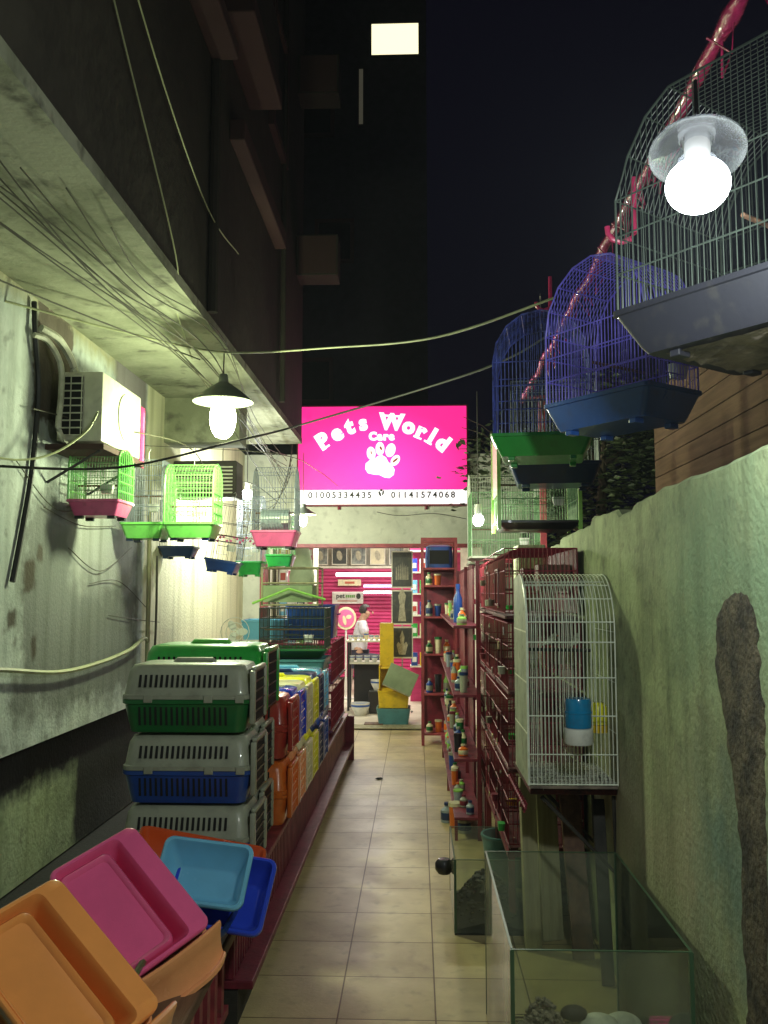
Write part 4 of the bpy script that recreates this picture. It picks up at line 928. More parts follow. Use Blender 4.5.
# ================================================================ LITTER TRAYS
def litter_tray(label, c, u, v, n, L_, W_, dp, m, insert=False, apron=False):
    u = Vector(u).normalized(); v = (Vector(v) - u * Vector(v).dot(u)).normalized(); n = u.cross(v)
    t = thing('litter_tray', label, 'litter tray', mtx=basis(u, v, n, c), group='plastic litter trays on the bench')
    b = MB(); fl = .055 if insert else 0
    b.loft([rrect(L_ - .10, W_ - .12, .02, -dp), rrect(L_ - .085, W_ - .105, .028, -dp + .006), rrect(L_ - .03, W_ - .03, .03, -.020), rrect(L_ - .024, W_ - .024, .03, -.013),
            rrect(L_ - .004, W_ - .004, .032, -.018), rrect(L_, W_, .033, -.012), rrect(L_ - .003, W_ - .003, .032, -.003), rrect(L_ - .012, W_ - .012, .03, .001), rrect(L_ - .028, W_ - .028 - fl, .024, .0, cy=-fl / 2), rrect(L_ - .034, W_ - .034 - fl, .022, -.006, cy=-fl / 2),
            rrect(L_ - .044, W_ - .044 - fl, .022, -.024, cy=-fl / 2), rrect(L_ - .092, W_ - .115 - fl * .55, .022, -dp + .012, cy=-fl * .27), rrect(L_ - .112, W_ - .135 - fl * .5, .018, -dp + .006, cy=-fl * .25)])
    b.build('shell', m, t, True)
    if insert:
        b = MB(); w2 = W_ * .62; cy = -W_ * .155; l2 = L_ - .055
        b.loft([rrect(l2, w2, .022, -dp + .01, cy=cy), rrect(l2 - .006, w2 - .006, .024, -.030, cy=cy), rrect(l2 - .010, w2 - .012, .024, -.016, cy=cy), rrect(l2 - .022, w2 - .024, .022, -.009, cy=cy), rrect(l2 - .036, w2 - .038, .02, -.013, cy=cy), rrect(l2 - .05, w2 - .05, .02, -.024, cy=cy), rrect(l2 - .10, w2 - .09, .02, -.028, cy=cy)])
        b.build('inner_pan', m, t, True)
    if apron:
        b = MB(); x0 = L_ / 2 + .004; prof = [(-.002, .030), (.000, .056), (.006, .066), (.015, .067), (.022, .058), (.030, .030), (.046, -.002), (.066, -.024), (.078, -.030), (.084, -.022), (.092, -.020), (.099, -.028), (.096, -.042), (.078, -.046), (.056, -.034), (.036, -.014), (.020, .020), (.008, .040)]
        rings = []
        for j in range(17):
            q = -1 + 2 * j / 16; y = q * W_ / 2 * 1.02; k = 1 - .30 * abs(q) ** 5; lift = .022 * q * q
            rings.append([(x0 + dx * k, y, dz + lift * (1 - dx * 6)) for dx, dz in prof])
        b.loft(rings); b.build('end_flange', m, t, True)
    return t
def far(c, f): return tuple(Vector((0, 0, 1.55)) + (Vector(c) - Vector((0, 0, 1.55))) * f)
U, V_, Nn = (.717, -.373, -.588), (.626, .717, .308), (.307, -.589, .748)
P0 = Vector((-.882, 2.787, .617)); nv = Vector(Nn); uv = Vector(U)
litter_tray('glossy hot pink litter tray lying tilted on an orange one', P0, U, V_, Nn, .43, .31, .11, 'pink', True)
litter_tray('peach orange tray holding the hot pink tray', P0 - nv * .052 + uv * .010, U, V_, Nn, .43, .31, .11, 'peach', apron=True)
U2, V2, N2 = (.736, -.244, -.632), (.446, .877, .181), (.51, -.415, .754)
P1 = Vector((-.871, 2.226, .631)); nv2 = Vector(N2); uv2 = Vector(U2)
litter_tray('big orange litter tray at the lower left corner of the view', P1, U2, V2, N2, .44, .32, .11, 'orange', True)
litter_tray('peach tray under the big orange one nearest the camera', P1 - nv2 * .052 + uv2 * .010, U2, V2, N2, .44, .32, .11, 'peach', apron=True)
litter_tray('small sky blue tray tipped up inside the royal blue one', (-.708, 3.0, .634), (.993, .027, -.118), (.069, .677, .733), None, .305, .225, .10, 'sky')
litter_tray('royal blue tray under the small sky blue tray', (-.660, 3.055, .560), (.98, -.02, -.13), (.09, .70, .70), None, .335, .27, .10, 'royal')
litter_tray('red orange tray at the back against the bottom carrier', (-.80, 3.33, .575), (.963, .167, -.211), (-.112, .961, .252), None, .49, .34, .12, 'red_orange')
# flat spare trays that hold the tilted ones up
litter_tray('dark blue tray lying flat on the bench under the far trays', (-.84, 3.06, .482), (1, 0, 0), (0, 1, 0), None, .46, .34, .11, 'navy')
litter_tray('dark green tray lying flat on the bench below the orange trays', (-1.02, 2.56, .482), (1, .05, 0), (0, 1, 0), None, .46, .34, .11, 'dkgreen')
litter_tray('teal tray lying flat on the bench closest to the camera', (-1.0, 2.02, .485), (1, -.05, 0), (0, 1, 0), None, .46, .34, .11, 'teal')

# ================================================================ AIR CONDITIONER
t = thing('air_conditioner', 'cream outdoor air conditioner unit on the left wall above the first cage', 'air conditioner', (-1.83, 5.0, 2.36))
MB().span((-.12, -.31, 0), (.13, .36, .385), .012).build('casing', 'ac', t, True)
b = MB(); b.span((-.098, -.316, .03), (.022, -.312, .36)); b.build('coil', 'slot', t)
b = MB()
for k in range(9): b.span((-.10, -.324, .03 + k * .0405), (.025, -.317, .037 + k * .0405))
for x in (-.10, -.04, .02): b.span((x - .003, -.326, .03), (x + .003, -.3245, .36))
b.build('grille', 'ac', t)
MB().loft([[(.131 + j * .006, .08 + .14 * math.cos(2 * math.pi * k / 24), .20 + .14 * math.sin(2 * math.pi * k / 24)) for k in range(24)] for j in (0, 1)]).build('fan_guard', 'ac', t)
MB().span((-.17, -.33, -.045), (.15, .38, -.015)).build('bracket', 'ledge', t)
for y in (-.3, .3): MB().tube([(.12, y, -.046), (-.165, y, -.22)], .008, 5).build('brace', 'charcoal', t)
t = thing('pink_placard', 'narrow pink plastic piece fixed at the far end of the air conditioner', 'sign', (-1.72, 5.40, 2.34))
MB().span((.0, 0, -.02), (.012, .07, .36), .004).build('plate', 'hotpink', t)
MB().span((.013, .018, .02), (.016, .052, .33)).build('slot_mark', 'pink', t)
t = thing('air_conditioner', 'old dim air conditioner mounted behind the glowing cone lamp', 'air conditioner', (-1.80, 7.15, 2.32))
MB().span((-.19, 0, 0), (.33, .28, .30), .01).build('casing', 'facade', t)
b = MB()
for k in range(8): b.span((-.16, -.010, .03 + k * .03), (.30, -.002, .042 + k * .03))
b.build('louvres', 'ac', t)
# pipes feeding it
def curve_thing(name, pts, r, m, label, cat, g=None):
    o = cable(name, pts, r, m, label, 0, g); o['category'] = cat
    if not g and 'group' in o: del o['group']
    return o
curve_thing('coolant_pipe', [(-1.97, 4.42, 2.87), (-1.93, 4.50, 2.86), (-1.90, 4.60, 2.76), (-1.90, 4.62, 2.60), (-1.90, 4.60, 2.42), (-1.90, 4.70, 2.36)], .016, 'pipe_white', 'white wrapped pipe curving down to the air conditioner', 'pipe', 'pipes beside the air conditioner')
curve_thing('coolant_pipe', [(-1.97, 4.50, 2.93), (-1.92, 4.62, 2.90), (-1.89, 4.74, 2.80), (-1.89, 4.78, 2.70)], .022, 'pipe_white', 'thicker short pipe elbow right above the cream air conditioner', 'pipe', 'pipes beside the air conditioner')
curve_thing('coolant_pipe', [(-1.98, 4.43, 3.05), (-1.97, 4.44, 2.85), (-1.98, 4.52, 2.6), (-1.98, 4.48, 2.2), (-1.98, 4.40, 1.9), (-1.98, 4.3, 1.6)], .014, 'cable', 'black pipe running down the wall left of the air conditioner', 'pipe', 'pipes beside the air conditioner')
curve_thing('wall_pipe', [(-1.965, 6.45, 2.5), (-1.965, 6.47, 1.8), (-1.96, 6.46, 1.3), (-1.965, 6.48, .80)], .017, 'palewood', 'rusty vertical pipe on the wall where the grey plaster ends', 'pipe')
curve_thing('wall_pipe', [(-1.93, 6.55, 1.82), (-1.93, 6.56, 1.4), (-1.92, 6.50, 1.1), (-1.95, 6.5, .85)], .009, 'cable_dark', 'thin bent conduit beside the rusty vertical pipe', 'pipe')
curve_thing('hose', [(-1.95, 3.7, 1.22), (-1.95, 4.14, 1.187), (-1.95, 4.85, 1.115), (-1.95, 5.5, 1.12), (-1.95, 6.04, 1.16), (-1.95, 6.37, 1.22), (-1.95, 6.43, 1.1), (-1.95, 6.43, .9)], .013, 'cable_pale', 'pale hose sagging along the lower left wall', 'hose')

# ================================================================ CABLES
cable('overhead_cable', [(-2.0, 4.15, 2.96), (-1.6, 4.7, 2.965), (-1.155, 5.2, 2.985), (-.5, 5.0, 2.95), (.1, 4.4, 2.83), (.62, 3.9, 2.86)], .006, 'cable_pale', 'pale cable crossing the alley from the lamp to the pink rail')
cable('overhead_cable', [(-1.99, 3.9, 2.12), (-1.54, 4.5, 2.19), (-1.01, 5.0, 2.416), (-.8, 6.0, 2.69), (.36, 5.0, 2.81), (.75, 4.6, 2.93)], .007, 'cable', 'thick black cable drooping in front of the left cages')
cable('overhead_cable', [(-1.98, 3.8, 2.17), (-1.92, 4.15, 2.18), (-1.84, 4.4, 2.25), (-1.76, 4.62, 2.40), (-1.72, 4.68, 2.52)], .006, 'cable_pale', 'short yellowish cable sagging under the air conditioner grille')
cable('overhead_cable', [(-.45, 10.0, 2.45), (-.2, 9.9, 2.40), (.2, 9.9, 2.42), (.55, 9.9, 2.36)], .004, 'cable', 'thin black wire drooping below the sign numbers')
rnd = random.Random(3)
names = ['topmost', 'second', 'third', 'fourth', 'fifth', 'sixth', 'seventh', 'eighth', 'ninth', 'tenth']
for i in range(10):
    x0 = -1.9 + .07 * i; 
    cable('service_wire', [(x0 + rnd.uniform(-.1, .1), 1.2 + .25 * i, 3.06 + rnd.uniform(-.05, .02)), (-1.55 + .03 * i, 3.2 + .1 * i, 2.98 + rnd.uniform(-.12, .06)), (-1.42 + .03 * i, 5.2, 2.98 + rnd.uniform(-.1, .08)), (-1.34 + rnd.uniform(-.1, .05), 7.2, 2.85 + rnd.uniform(-.25, .1)), (-1.42, 9.6, 2.5 + .06 * i)], .0033, 'cable_dark', f'thin loose wire strung under the left overhang, {names[i]} counting out from the wall', 0, 'loose wires under the overhang')
cable('service_wire', [(-1.98, 2.9, 2.86), (-1.7, 4.0, 2.9), (-1.3, 5.2, 2.94)], .004, 'cable_dark', 'straight wire crossing the soffit towards the lamp', 0, 'loose wires under the overhang')
cable('facade_wire', [(-1.18, 2.2, 5.2), (-1.17, 3.2, 4.2), (-1.16, 4.6, 3.7), (-1.16, 5.6, 3.75)], .004, 'cable_pale', 'faint wire looping down the dark facade', 0, 'wires on the dark facade')
cable('facade_wire', [(-1.18, 2.0, 4.8), (-1.18, 3.2, 3.9), (-1.18, 4.2, 3.2), (-1.3, 4.6, 3.12), (-1.4, 5.4, 3.0)], .004, 'cable_pale', 'wire slanting down the facade edge to the overhang', 0, 'wires on the dark facade')
for i in range(5):
    y0 = 4.3 + .35 * i
    cable('wall_wire', [(-1.985, y0, 2.2 - .2 * i), (-1.975, y0 + .5, 2.0 - .16 * i + .1 * (i % 2)), (-1.975, y0 + 1.1, 2.1 - .22 * i + .1 * (i % 3))], .003, 'cable_dark', f'thin stray wire stapled to the left wall, {names[i]} from the top', 0, 'stray wires on the left wall')
for i in range(6):
    cable('sign_wire', [(-1.85 + .06 * i, 9.2, 2.0 + .12 * i), (-1.6 + .04 * i, 9.5, 2.35 + .07 * i), (-1.40, 9.9, 2.9 + .08 * i)], .0035, 'cable_dark', f'dark wire fanning from the left edge of the sign, {names[5 - i]} from the top', 0, 'wires fanning from the sign')
cable('cage_line', [(-1.95, 4.4, 2.48), (-1.8, 5.0, 2.50), (-1.5, 5.7, 2.50), (-1.6, 7.0, 2.42), (-1.45, 7.7, 2.50), (-1.26, 8.1, 2.36)], .004, 'cable_dark', 'dark line the left hand bird cages are hooked on')
cable('cage_line', [(-1.98, 6.0, 2.56), (-1.03, 6.44, 2.56), (-.9, 8.0, 2.65), (-.9, 10.0, 2.75)], .003, 'cable_dark', 'dark line holding the tall dim cage beside the sign')
# coral fairy pieces hanging in the crooked cage
t = thing('bead_string', 'string of coral red beads across the crooked black cage', 'beads', (-1.6, 7.0, 1.98))
b = MB()
for i in range(16): b.ball((-.06 + i * .026, .02 * math.sin(i), .02 * math.sin(i * 1.7) - .002 * i), .012, (1, 1, 1), 1)
b.build('beads', 'pinktray', t, True)
MB().tube([(-.08, 0, .03), (.36, 0, -.02)], .002, 4).build('string', 'cable', t)

# ================================================================ SHOP INTERIOR
t = thing('roller_shutter', 'magenta slatted shutter covering the back wall of the shop', 'shutter', (-.85, 15.85, 0))
b = MB()
for k in range(30): b.loft([[(x, .0, .05 + k * .064), (x, -.02, .065 + k * .064), (x, -.02, .10 + k * .064), (x, 0, .112 + k * .064)] for x in (-1.08, 1.2)])
b.build('slats', 'shutter', t)
MB().span((-1.1, -.03, 1.97), (1.2, .0, 2.01)).build('top_rail', 'frame_white', t)
def poster(label, x, y, z0, z1, wd, m='poster', fig=0, cat='poster', g='posters in the shop'):
    t = thing('poster', label, cat, (x, y, z0), 0, g); h = z1 - z0
    MB().span((-wd / 2, 0, 0), (wd / 2, .012, h)).build('border', 'frame_white', t)
    MB().span((-wd / 2 + .014, -.004, .018), (wd / 2 - .014, -.001, h - .018)).build('print', m, t)
    b = MB()
    if fig == 1:
        for k in range(7): b.prism([(-.008, 0), (.008, 0), (.003, h * (.35 + .05 * (3 - abs(k - 3)))), (-.003, h * .35)], (wd * (-.27 + .09 * k), -.0045, h * .22), (1, 0, 0), (0, 0, 1), (0, -1, 0), .002)
    elif fig == 2:
        b.prism([(-.05, 0), (-.03, .2), (-.05, .32), (0, .42), (.05, .32), (.03, .2), (.05, 0)], (0, -.0045, h * .1), (1, 0, 0), (0, 0, 1), (0, -1, 0), .002)
    elif fig == 3:
        b.prism([(-.04, 0), (-.07, .12), (-.05, .16), (-.02, .13), (-.03, .22), (0, .30), (.03, .22), (.02, .13), (.05, .16), (.07, .12), (.04, 0)], (0, -.0045, h * .12), (1, 0, 0), (0, 0, 1), (0, -1, 0), .002)
    else:
        ell(b, 0, h * .5, wd * .18, h * .27, .2, .002, -.0045)
    b.build('figure', 'postfig', t)
poster('framed dark poster of pale candle like strokes, top of the column of three', -.19, 11.3, 1.60, 2.07, .27, fig=1)
poster('framed brownish poster in the middle of the column of three', -.19, 11.3, 1.14, 1.575, .27, fig=2)
poster('framed black poster of a pale ornament, bottom of the column of three', -.19, 11.3, .72, 1.115, .27, fig=3)
MB_ = MB().tube([(-.19, 11.33, .4), (-.19, 11.33, 2.68)], .01, 6); tag(MB_.build('display_pole', 'wire_steel'), 'thin pole holding the column of three framed posters', 'pole')
for i in range(6): poster(f'{["first", "second", "third", "fourth", "fifth", "sixth"][i]} poster from the left in the row high on the back wall', -1.72 + i * .34, 15.82, 2.03, 2.36, .27, ['poster2', 'poster', 'poster2', 'cream', 'poster2', 'poster'][i])
def wall_tube(name, label, x0, x1, y, z, m, r=.018):
    t = thing(name, label, 'light', ((x0 + x1) / 2, y, z)); h = (x1 - x0) / 2
    MB().span((-h, .0, -.0), (h, .04, .045)).build('fitting', 'white', t); MB().tube([(-h, -.02, .01), (h, -.02, .01)], r, 10).build('tube', m, t, True)
wall_tube('glow_tube', 'white fluorescent tube across the magenta shutter', -1.38, -.36, 15.2, 1.835, 'e_tube', .028)
wall_tube('glow_tube', 'blue glowing bar imitating the upper reflection at the right of the shutter', -.93, -.38, 15.5, 1.64, 'e_blue')  # no lamp here: a reflection built as a glowing bar
wall_tube('glow_tube', 'pale glowing bar imitating the lower reflection at the right of the shutter', -.93, -.38, 15.5, 1.53, 'e_tube')  # second reflection, also built as a glowing bar
wall_tube('glow_tube', 'long tube right behind the top of the doorway', -1.5, -.3, 11.0, 2.30, 'e_tube', .03)
for (x, y, z, e) in ((-.6, 12.2, 2.45, 60), (-.3, 14.2, 2.45, 60)):
    l = bpy.data.lights.new('shop_tube', 'AREA'); l.shape = 'RECTANGLE'; l.size = 1.2; l.size_y = .1; l.energy = e; l.color = (1, .96, .86)
    t = thing('ceiling_light', 'ceiling batten light in the ' + ('front' if y < 13 else 'back') + ' of the shop', 'light', (x, y, 2.62))
    MB().span((-.6, -.05, .0), (.6, .05, .08)).build('batten', 'e_tube', t)
    o = bpy.data.objects.new('shop_tube', l); col.objects.link(o); o.location = (0, 0, -.03); o.parent = t
def small_sign(label, x0, x1, z0, z1, y, writing, m='cream'):
    t = thing('wall_sign', label, 'sign', ((x0 + x1) / 2, y, (z0 + z1) / 2)); a, h = (x1 - x0) / 2, (z1 - z0) / 2
    MB().span((-a, 0, -h), (a, .02, h), .004).build('board', m, t)
    return t, a, h
t, a, h = small_sign('long white sign with dark and green lettering on the magenta shutter', -1.50, -.95, 1.345, 1.555, 15.75, 1, 'white')
put_text([('pet', .115, -.13, .03, 0, .002, 1)], 'lettering', 'ink', t, -.004)
b = MB()
for k in range(5): b.span((-.035 + k * .034, -.005, .0), (-.010 + k * .034, -.001, .05))
b.build('green_lettering', 'ink_green', t)
b = MB(); ell(b, .19, .025, .04, .05, 0, .003, -.001); b.build('emblem', 'ink', t); MB().span((-.18, -.004, -.065), (.17, -.001, -.05)).build('red_line', 'ink_red', t)
t, a, h = small_sign('smaller cream sign above the long white one on the shutter', -1.40, -.99, 1.66, 1.77, 15.75, 1)
MB().span((-.08, -.004, -.02), (.09, -.001, .02)).build('red_lettering', 'ink_red', t)
t = thing('round_board', 'round pinkish board on a stand left of the seated person', 'board', (-1.035, 13.0, 0))
b = MB(); ell(b, 0, 1.17, .15, .165, 0, .012, 0, 32); b.build('disc', 'cream', t)
b = MB(); ell(b, 0, 1.17, .12, .13, 0, .003, -.014, 32); b.build('print', 'pinktray', t)
b = MB(); ell(b, -.02, 1.14, .025, .07, .2, .003, -.018); ell(b, .04, 1.19, .04, .03, .2, .003, -.018); b.build('figure', 'cream', t)
MB().tube([(0, .01, .03), (0, .01, 1.02)], .015, 6).build('stand', 'white', t); MB().lathe([(.001, 0), (.13, 0), (.13, .02), (.001, .03)], (0, .01, .013), 16).build('foot', 'white', t, True)

# person seated behind the stall, seen from the side, facing right
def person():
    t = thing('person', 'person in a pale shirt sitting at the stall inside the shop, facing right', 'person', (-.92, 14.0, .0))
    def skinmesh(name, verts, edges, rad, m, parent, sub=2):
        me = bpy.data.meshes.new(name); me.from_pydata(verts, edges, []); o = bpy.data.objects.new(name, me); col.objects.link(o)
        mo = o.modifiers.new('s', 'SKIN'); 
        for i, sv in enumerate(me.skin_vertices[0].data): sv.radius = rad[i] if isinstance(rad[i], tuple) else (rad[i], rad[i]); sv.use_root = (i == 0)
        ms = o.modifiers.new('d', 'SUBSURF'); ms.levels = sub; ms.render_levels = sub
        bpy.context.view_layer.update()
        e = bpy.data.meshes.new_from_object(o.evaluated_get(bpy.context.evaluated_depsgraph_get())); bpy.data.objects.remove(o)
        for p in e.polygons: p.use_smooth = True
        e.materials.clear(); e.materials.append(M[m]); oo = bpy.data.objects.new(name, e); col.objects.link(oo); oo.parent = parent; return oo
    # x forward (to the right), y across, z up; seat at .5
    V = [(0, 0, .55), (.02, 0, .75), (.04, 0, 1.0), (.06, 0, 1.10), (.08, 0, 1.15), (.115, 0, 1.205), (.12, 0, 1.27),
         (.05, -.17, 1.06), (.14, -.2, .82), (.36, -.14, .84), (.42, -.12, .85), (.05, .17, 1.06), (.14, .2, .82), (.36, .14, .84), (.42, .12, .85),
         (.02, -.09, .52), (.42, -.11, .50), (.40, -.11, .12), (.50, -.11, .06), (.02, .09, .52), (.42, .11, .50), (.40, .11, .12), (.50, .11, .06)]
    E_ = [(0, 1), (1, 2), (2, 3), (3, 4), (4, 5), (5, 6), (2, 7), (7, 8), (8, 9), (9, 10), (2, 11), (11, 12), (12, 13), (13, 14), (0, 15), (15, 16), (16, 17), (17, 18), (0, 19), (19, 20), (20, 21), (21, 22)]
    Rr = [.13, .12, .12, .07, .055, .082, .075, .055, .042, .03, .028, .055, .042, .03, .028, .08, .06, .045, .035, .08, .06, .045, .035]
    skinmesh('body', V, E_, Rr, 'skin', t)
    S = [(0, 0, .56), (.02, 0, .78), (.04, 0, 1.0), (.055, 0, 1.09), (.05, -.17, 1.06), (.12, -.2, .89), (.05, .17, 1.06), (.12, .2, .89)]
    skinmesh('shirt', S, [(0, 1), (1, 2), (2, 3), (2, 4), (4, 5), (2, 6), (6, 7)], [.15, .14, .14, .08, .072, .06, .072, .06], 'shirt', t)
    Q = [(0, 0, .52), (.02, -.09, .52), (.42, -.11, .50), (.40, -.11, .14), (.02, .09, .52), (.42, .11, .50), (.40, .11, .14)]
    skinmesh('trousers', Q, [(0, 1), (1, 2), (2, 3), (0, 4), (4, 5), (5, 6)], [.14, .1, .075, .06, .1, .075, .06], 'trousers', t)
    b = MB(); b.ball((.105, 0, 1.268), .098, (1, .86, .98), 3); bmesh.ops.delete(b.bm, geom=[v for v in b.bm.verts if v.co.x > .14 and v.co.z < 1.31 or v.co.z < 1.21], context='VERTS'); b.build('hair', 'hair', t, True)
    b = MB(); b.ball((.222, 0, 1.225), .016, (1, .8, 1.1), 2); b.ball((.13, -.083, 1.23), .02, (.6, .4, 1), 2); b.ball((.13, .083, 1.23), .02, (.6, .4, 1), 2); b.build('nose_and_ears', 'skin', t, True)
    b = MB(); b.ball((.205, -.03, 1.25), .009, (1, 1, 1), 1); b.ball((.205, .03, 1.25), .009, (1, 1, 1), 1); b.build('eyes', 'hair', t, True)
    for sgn in (-1, 1):
        b = MB(); y = sgn * .13 if sgn < 0 else .13
        b.ball((.455, y, .85), .03, (1.2, .9, .5), 2)
        for k in range(4): b.tube([(.47, y - .02 + k * .013, .853), (.505 + .004 * (k in (1, 2)), y - .022 + k * .015, .848), (.52, y - .022 + k * .015, .832)], .0075, 6)
        b.tube([(.45, y - sgn * .02, .85), (.475, y - sgn * .042, .842)], .009, 6); b.build('hand', 'skin', t, True)
person()
t = thing('stool', 'dark stool under the seated person', 'stool', (-.92, 14.0, .013))
MB().lathe([(.001, .36), (.16, .36), (.17, .38), (.16, .41), (.001, .41)], n=20).build('seat', 'black', t, True)
for k in range(4): MB().tube([(.12 * math.cos(k * 1.57 + .8), .12 * math.sin(k * 1.57 + .8), .36), (.17 * math.cos(k * 1.57 + .8), .17 * math.sin(k * 1.57 + .8), 0)], .012, 6).build('leg', 'wire_steel', t)
# stall of crockery
t = thing('display_stall', 'black two tier display stall of white bowls inside the doorway', 'stall', (-.66, 11.9, .013))
MB().span((-.27, -.2, .885), (.24, .2, .905)).build('upper_shelf', 'frame_white', t); MB().span((-.25, -.18, .60), (.24, .18, .625)).build('lower_shelf', 'frame_white', t)
MB().span((-.18, .02, 0), (.24, .16, .598)).build('cabinet', 'black', t)
for x in (-.24, .22):
    for y in (-.17, .17): MB().span((x - .014, y - .014, 0), (x + .014, y + .014, .884)).build('post', 'black', t)
GP = 'white crockery in the shop'
def bowl(loc, r, h, label, m='white'):
    t = thing('bowl', label, 'bowl', loc, 0, GP)
    MB().lathe([(.001, 0), (r * .6, 0), (r * .62, h * .1), (r * .95, h * .6), (r, h), (r * .94, h), (r * .85, h * .6), (r * .5, h * .12), (.001, h * .1)], n=20).build('body', m, t, True)
    MB().lathe([(r * .985, h * .70), (r * 1.01, h * .72), (r * 1.02, h * .85), (r * 1.0, h * .87)], n=20).build('band', 'dkblue', t, True)
ords = ['first', 'second', 'third', 'fourth', 'fifth', 'sixth', 'seventh', 'eighth']
for i in range(7): bowl((-.88 + i * .07, 11.78, .919), .032, .07 + .03 * (i in (3, 6)), f'small white pot, {ords[i]} from the left on the upper stall shelf', ['white', 'cream'][i % 2])
for i in range(5): bowl((-.86 + i * .10, 11.78, .639), .045, .08, f'white bowl, {ords[i]} from the left on the lower stall shelf')
bowl((-.72, 11.35, .013), .12, .15, 'big patterned white bowl on the floor left of the yellow stand'); bowl((-.50, 11.55, .30), .10, .13, 'second big white bowl raised on a block behind the yellow stand')
tag(MB().span((-.62, 11.45, .013), (-.38, 11.65, .299), .01).build('block', 'black'), 'black block holding up the second big white bowl', 'block')
# yellow stand and crates
t = thing('yellow_stand', 'tall bright yellow display stand beside the posters', 'stand', (-.37, 10.95, .013))
MB().span((-.09, .05, 0), (.08, .09, 1.16), .008).build('back_panel', 'vyellow', t); MB().span((-.09, -.2, .0), (-.075, .048, .66)).span((.065, -.2, 0), (.08, .048, .66)).build('side_panel', 'vyellow', t)
for z in (.30, .62): MB().span((-.074, -.18, z), (.064, .045, z + .012)).build('shelf', 'vyellow', t)
tubbox('storage_tub', 'grey green plastic crate on the floor at the shop doorway', 'crate', (-.28, 10.65, .013), .40, .36, .19, 'teal', .86)
tubbox('storage_tub', 'yellow crate stacked on the grey green one at the doorway', 'crate', (-.28, 10.66, .205), .37, .32, .20, 'vyellow', .92)
t = thing('tilted_board', 'pale green square board leaning crooked on the yellow crate', 'board', (-.20, 10.42, .53)); t.rotation_euler = (R(-14), R(24), 0)
MB().span((-.175, -.01, -.13), (.175, .01, .15), .006).build('panel', 'curtain', t); MB().span((-.175, -.013, -.13), (.175, -.0105, -.115)).build('trim', 'palewood', t)
tag(MB().span((-.62, 10.45, .0125), (-.40, 10.62, .03), .004).build('doormat', 'wood'), 'brown mat strip on the floor in the doorway', 'mat')
# left side of the shop interior: shelves of goods and cloth
t = thing('goods_shelf', 'white shelf crowded with goods at the left inside the shop', 'shelf', (-1.62, 12.3, .013))
for z in (.4, .8, 1.2, 1.6, 1.95): MB().span((-.28, -.3, z), (.22, .3, z + .02)).build('board', 'frame_white', t)
for x in (-.28, .21): MB().span((x, -.3, 0), (x + .012, .3, 2.2)).build('side', 'frame_white', t)
for zi, z in enumerate((.42, .82, 1.22, 1.62, 1.97)):
    for i in range(4):
        m = random.choice(['sky', 'cream', 'pinktray', 'white', 'vyellow', 'greyblue', 'lime', 'navy']); hh = random.uniform(.12, .26)
        t = thing('goods_box', f'packaged goods, {ords[i]} from the left on the {["lowest", "second", "third", "fourth", "highest"][zi]} shelf inside the shop', 'box', (-1.82 + i * .12, 12.12, z + .014), 0, 'packages on the shop shelf')
        MB().span((-.05, -.06, 0), (.05, .06, hh), .006).build('carton', m, t); MB().span((-.035, -.063, hh * .3), (.035, -.061, hh * .7)).build('printed_panel', 'white' if m != 'white' else 'red', t)
tag(MB().loft([[(-1.45 + .16 * math.cos(R(a)) * s, 11.2 + .12 * math.sin(R(a)) * s, z) for a in range(0, 360, 20)] for s, z in ((.55, 1.50), (.95, 1.58), (1, 1.75), (.7, 2.0), (.3, 2.25), (.1, 2.5))]).build('cloth_bundle', 'curtain', smooth=True), 'pale green cloth bundle hanging inside the doorway at the left', 'cloth')
# right side of the shop
t = thing('goods_shelf', 'narrow white shelf of packets behind the open rack inside the shop', 'shelf', (.12, 12.6, .013))
for z in (.5, .9, 1.2, 1.5, 1.8, 2.1): MB().span((-.22, -.15, z), (.5, .15, z + .02)).build('board', 'frame_white', t)
MB().span((-.22, .15, 0), (.5, .16, 2.3)).build('back', 'shutter', t)
for zi, z in enumerate((.52, .92, 1.22, 1.52, 1.82)):
    for i in range(3):
        m = ['blue', 'vyellow', 'sky', 'green', 'cream', 'royal', 'white'][(zi * 3 + i) % 7]
        t = thing('goods_box', f'packet, {ords[i]} from the left on the {["lowest", "second", "third", "fourth", "highest"][zi]} board of the narrow shelf', 'box', (-.04 + i * .12, 12.5, z + .014), 0, 'packets on the narrow shelf')
        MB().span((-.045, -.03, 0), (.045, .03, .18), .005).build('carton', m, t); MB().span((-.03, -.033, .05), (.03, -.031, .12)).build('printed_panel', 'white' if m != 'white' else 'red', t)

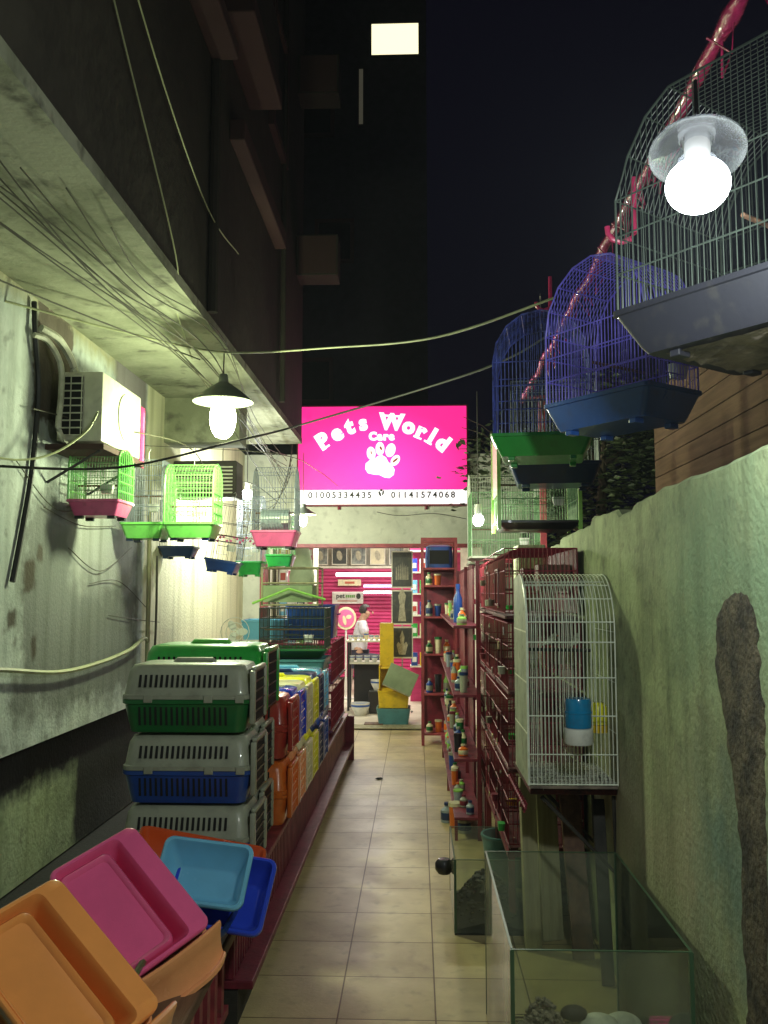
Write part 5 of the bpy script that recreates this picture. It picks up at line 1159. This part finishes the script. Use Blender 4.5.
# ================================================================ TREES beyond the wall
def tree(label, x, y, h, r, n, seed):
    rg = random.Random(seed); t = thing('leafy_tree', label, 'tree', (x, y, 0), 0, 'trees behind the right wall'); b = MB()
    b.tube([(0, 0, 0), (.05, 0, h * .4), (-.03, .05, h * .7), (0, 0, h * .9)], .1, 8, True, [.10, .08, .05, .02])
    for k in range(9):
        a = k * 2.4; z = h * (.35 + .06 * k); b.tube([(0, 0, z), (r * .4 * math.cos(a), r * .4 * math.sin(a), z + r * .25), (r * .8 * math.cos(a), r * .8 * math.sin(a), z + r * .35)], .02, 5, True, [.03, .018, .006])
    b.build('trunk', 'bark', t, True); b = MB()
    cl = [(Vector((rg.gauss(0, .45), rg.gauss(0, .45), rg.uniform(-.8, .9))) * r + Vector((0, 0, h * .72)), rg.uniform(.18, .42) * r) for _ in range(26)]
    for i in range(n):
        c, cr = cl[i % len(cl)]; p = c + Vector((rg.gauss(0, .5), rg.gauss(0, .5), rg.gauss(0, .45))) * cr
        q = Matrix.Rotation(rg.random() * 6.28, 3, 'Z') @ Matrix.Rotation(rg.uniform(-1.1, 1.1), 3, 'X'); s = rg.uniform(.03, .06)
        vs = [b.bm.verts.new(p + q @ Vector(v_) * s) for v_ in ((-1, 0, 0), (-.3, -.42, .1), (1, 0, -.1), (-.3, .42, .1))]; b.bm.faces.new(vs)
    b.build('crown', 'leaf', t)
tree('dark leafy tree filling the gap between the green tray and the boarded wall', 1.75, 8.3, 3.3, 1.0, 5200, 1)
tree('taller dim tree behind the domed navy cage', 1.75, 10.9, 4.4, .62, 3600, 2)
t = thing('leafy_branch', 'small leafy branch reaching in front of the right edge of the sign', 'branch', (.66, 9.75, 3.15)); b = MB(); rg = random.Random(5)
for br in range(6):
    e = Vector((-.06 - .14 * rg.random(), -.02, .33 - .12 * br)); s0 = Vector((.28, 0, .05 - .05 * br)); b.tube([s0, (s0 + e) / 2 + Vector((0, 0, .04)), e], .004, 4)
b.build('twig', 'bark', t); b = MB()
for i in range(70):
    f = rg.random() ** .6; p = Vector((-.22 + .5 * f, rg.gauss(0, .04), rg.gauss(.02, .17 * f + .03))); q = Matrix.Rotation(rg.random() * 6, 3, 'Y'); s = rg.uniform(.03, .05)
    vs = [b.bm.verts.new(p + q @ Vector(v_) * s) for v_ in ((-1, 0, 0), (-.2, 0, -.35), (1, .1, 0), (-.2, .05, .35))]; b.bm.faces.new(vs)
b.build('leaves', 'leaf', t)
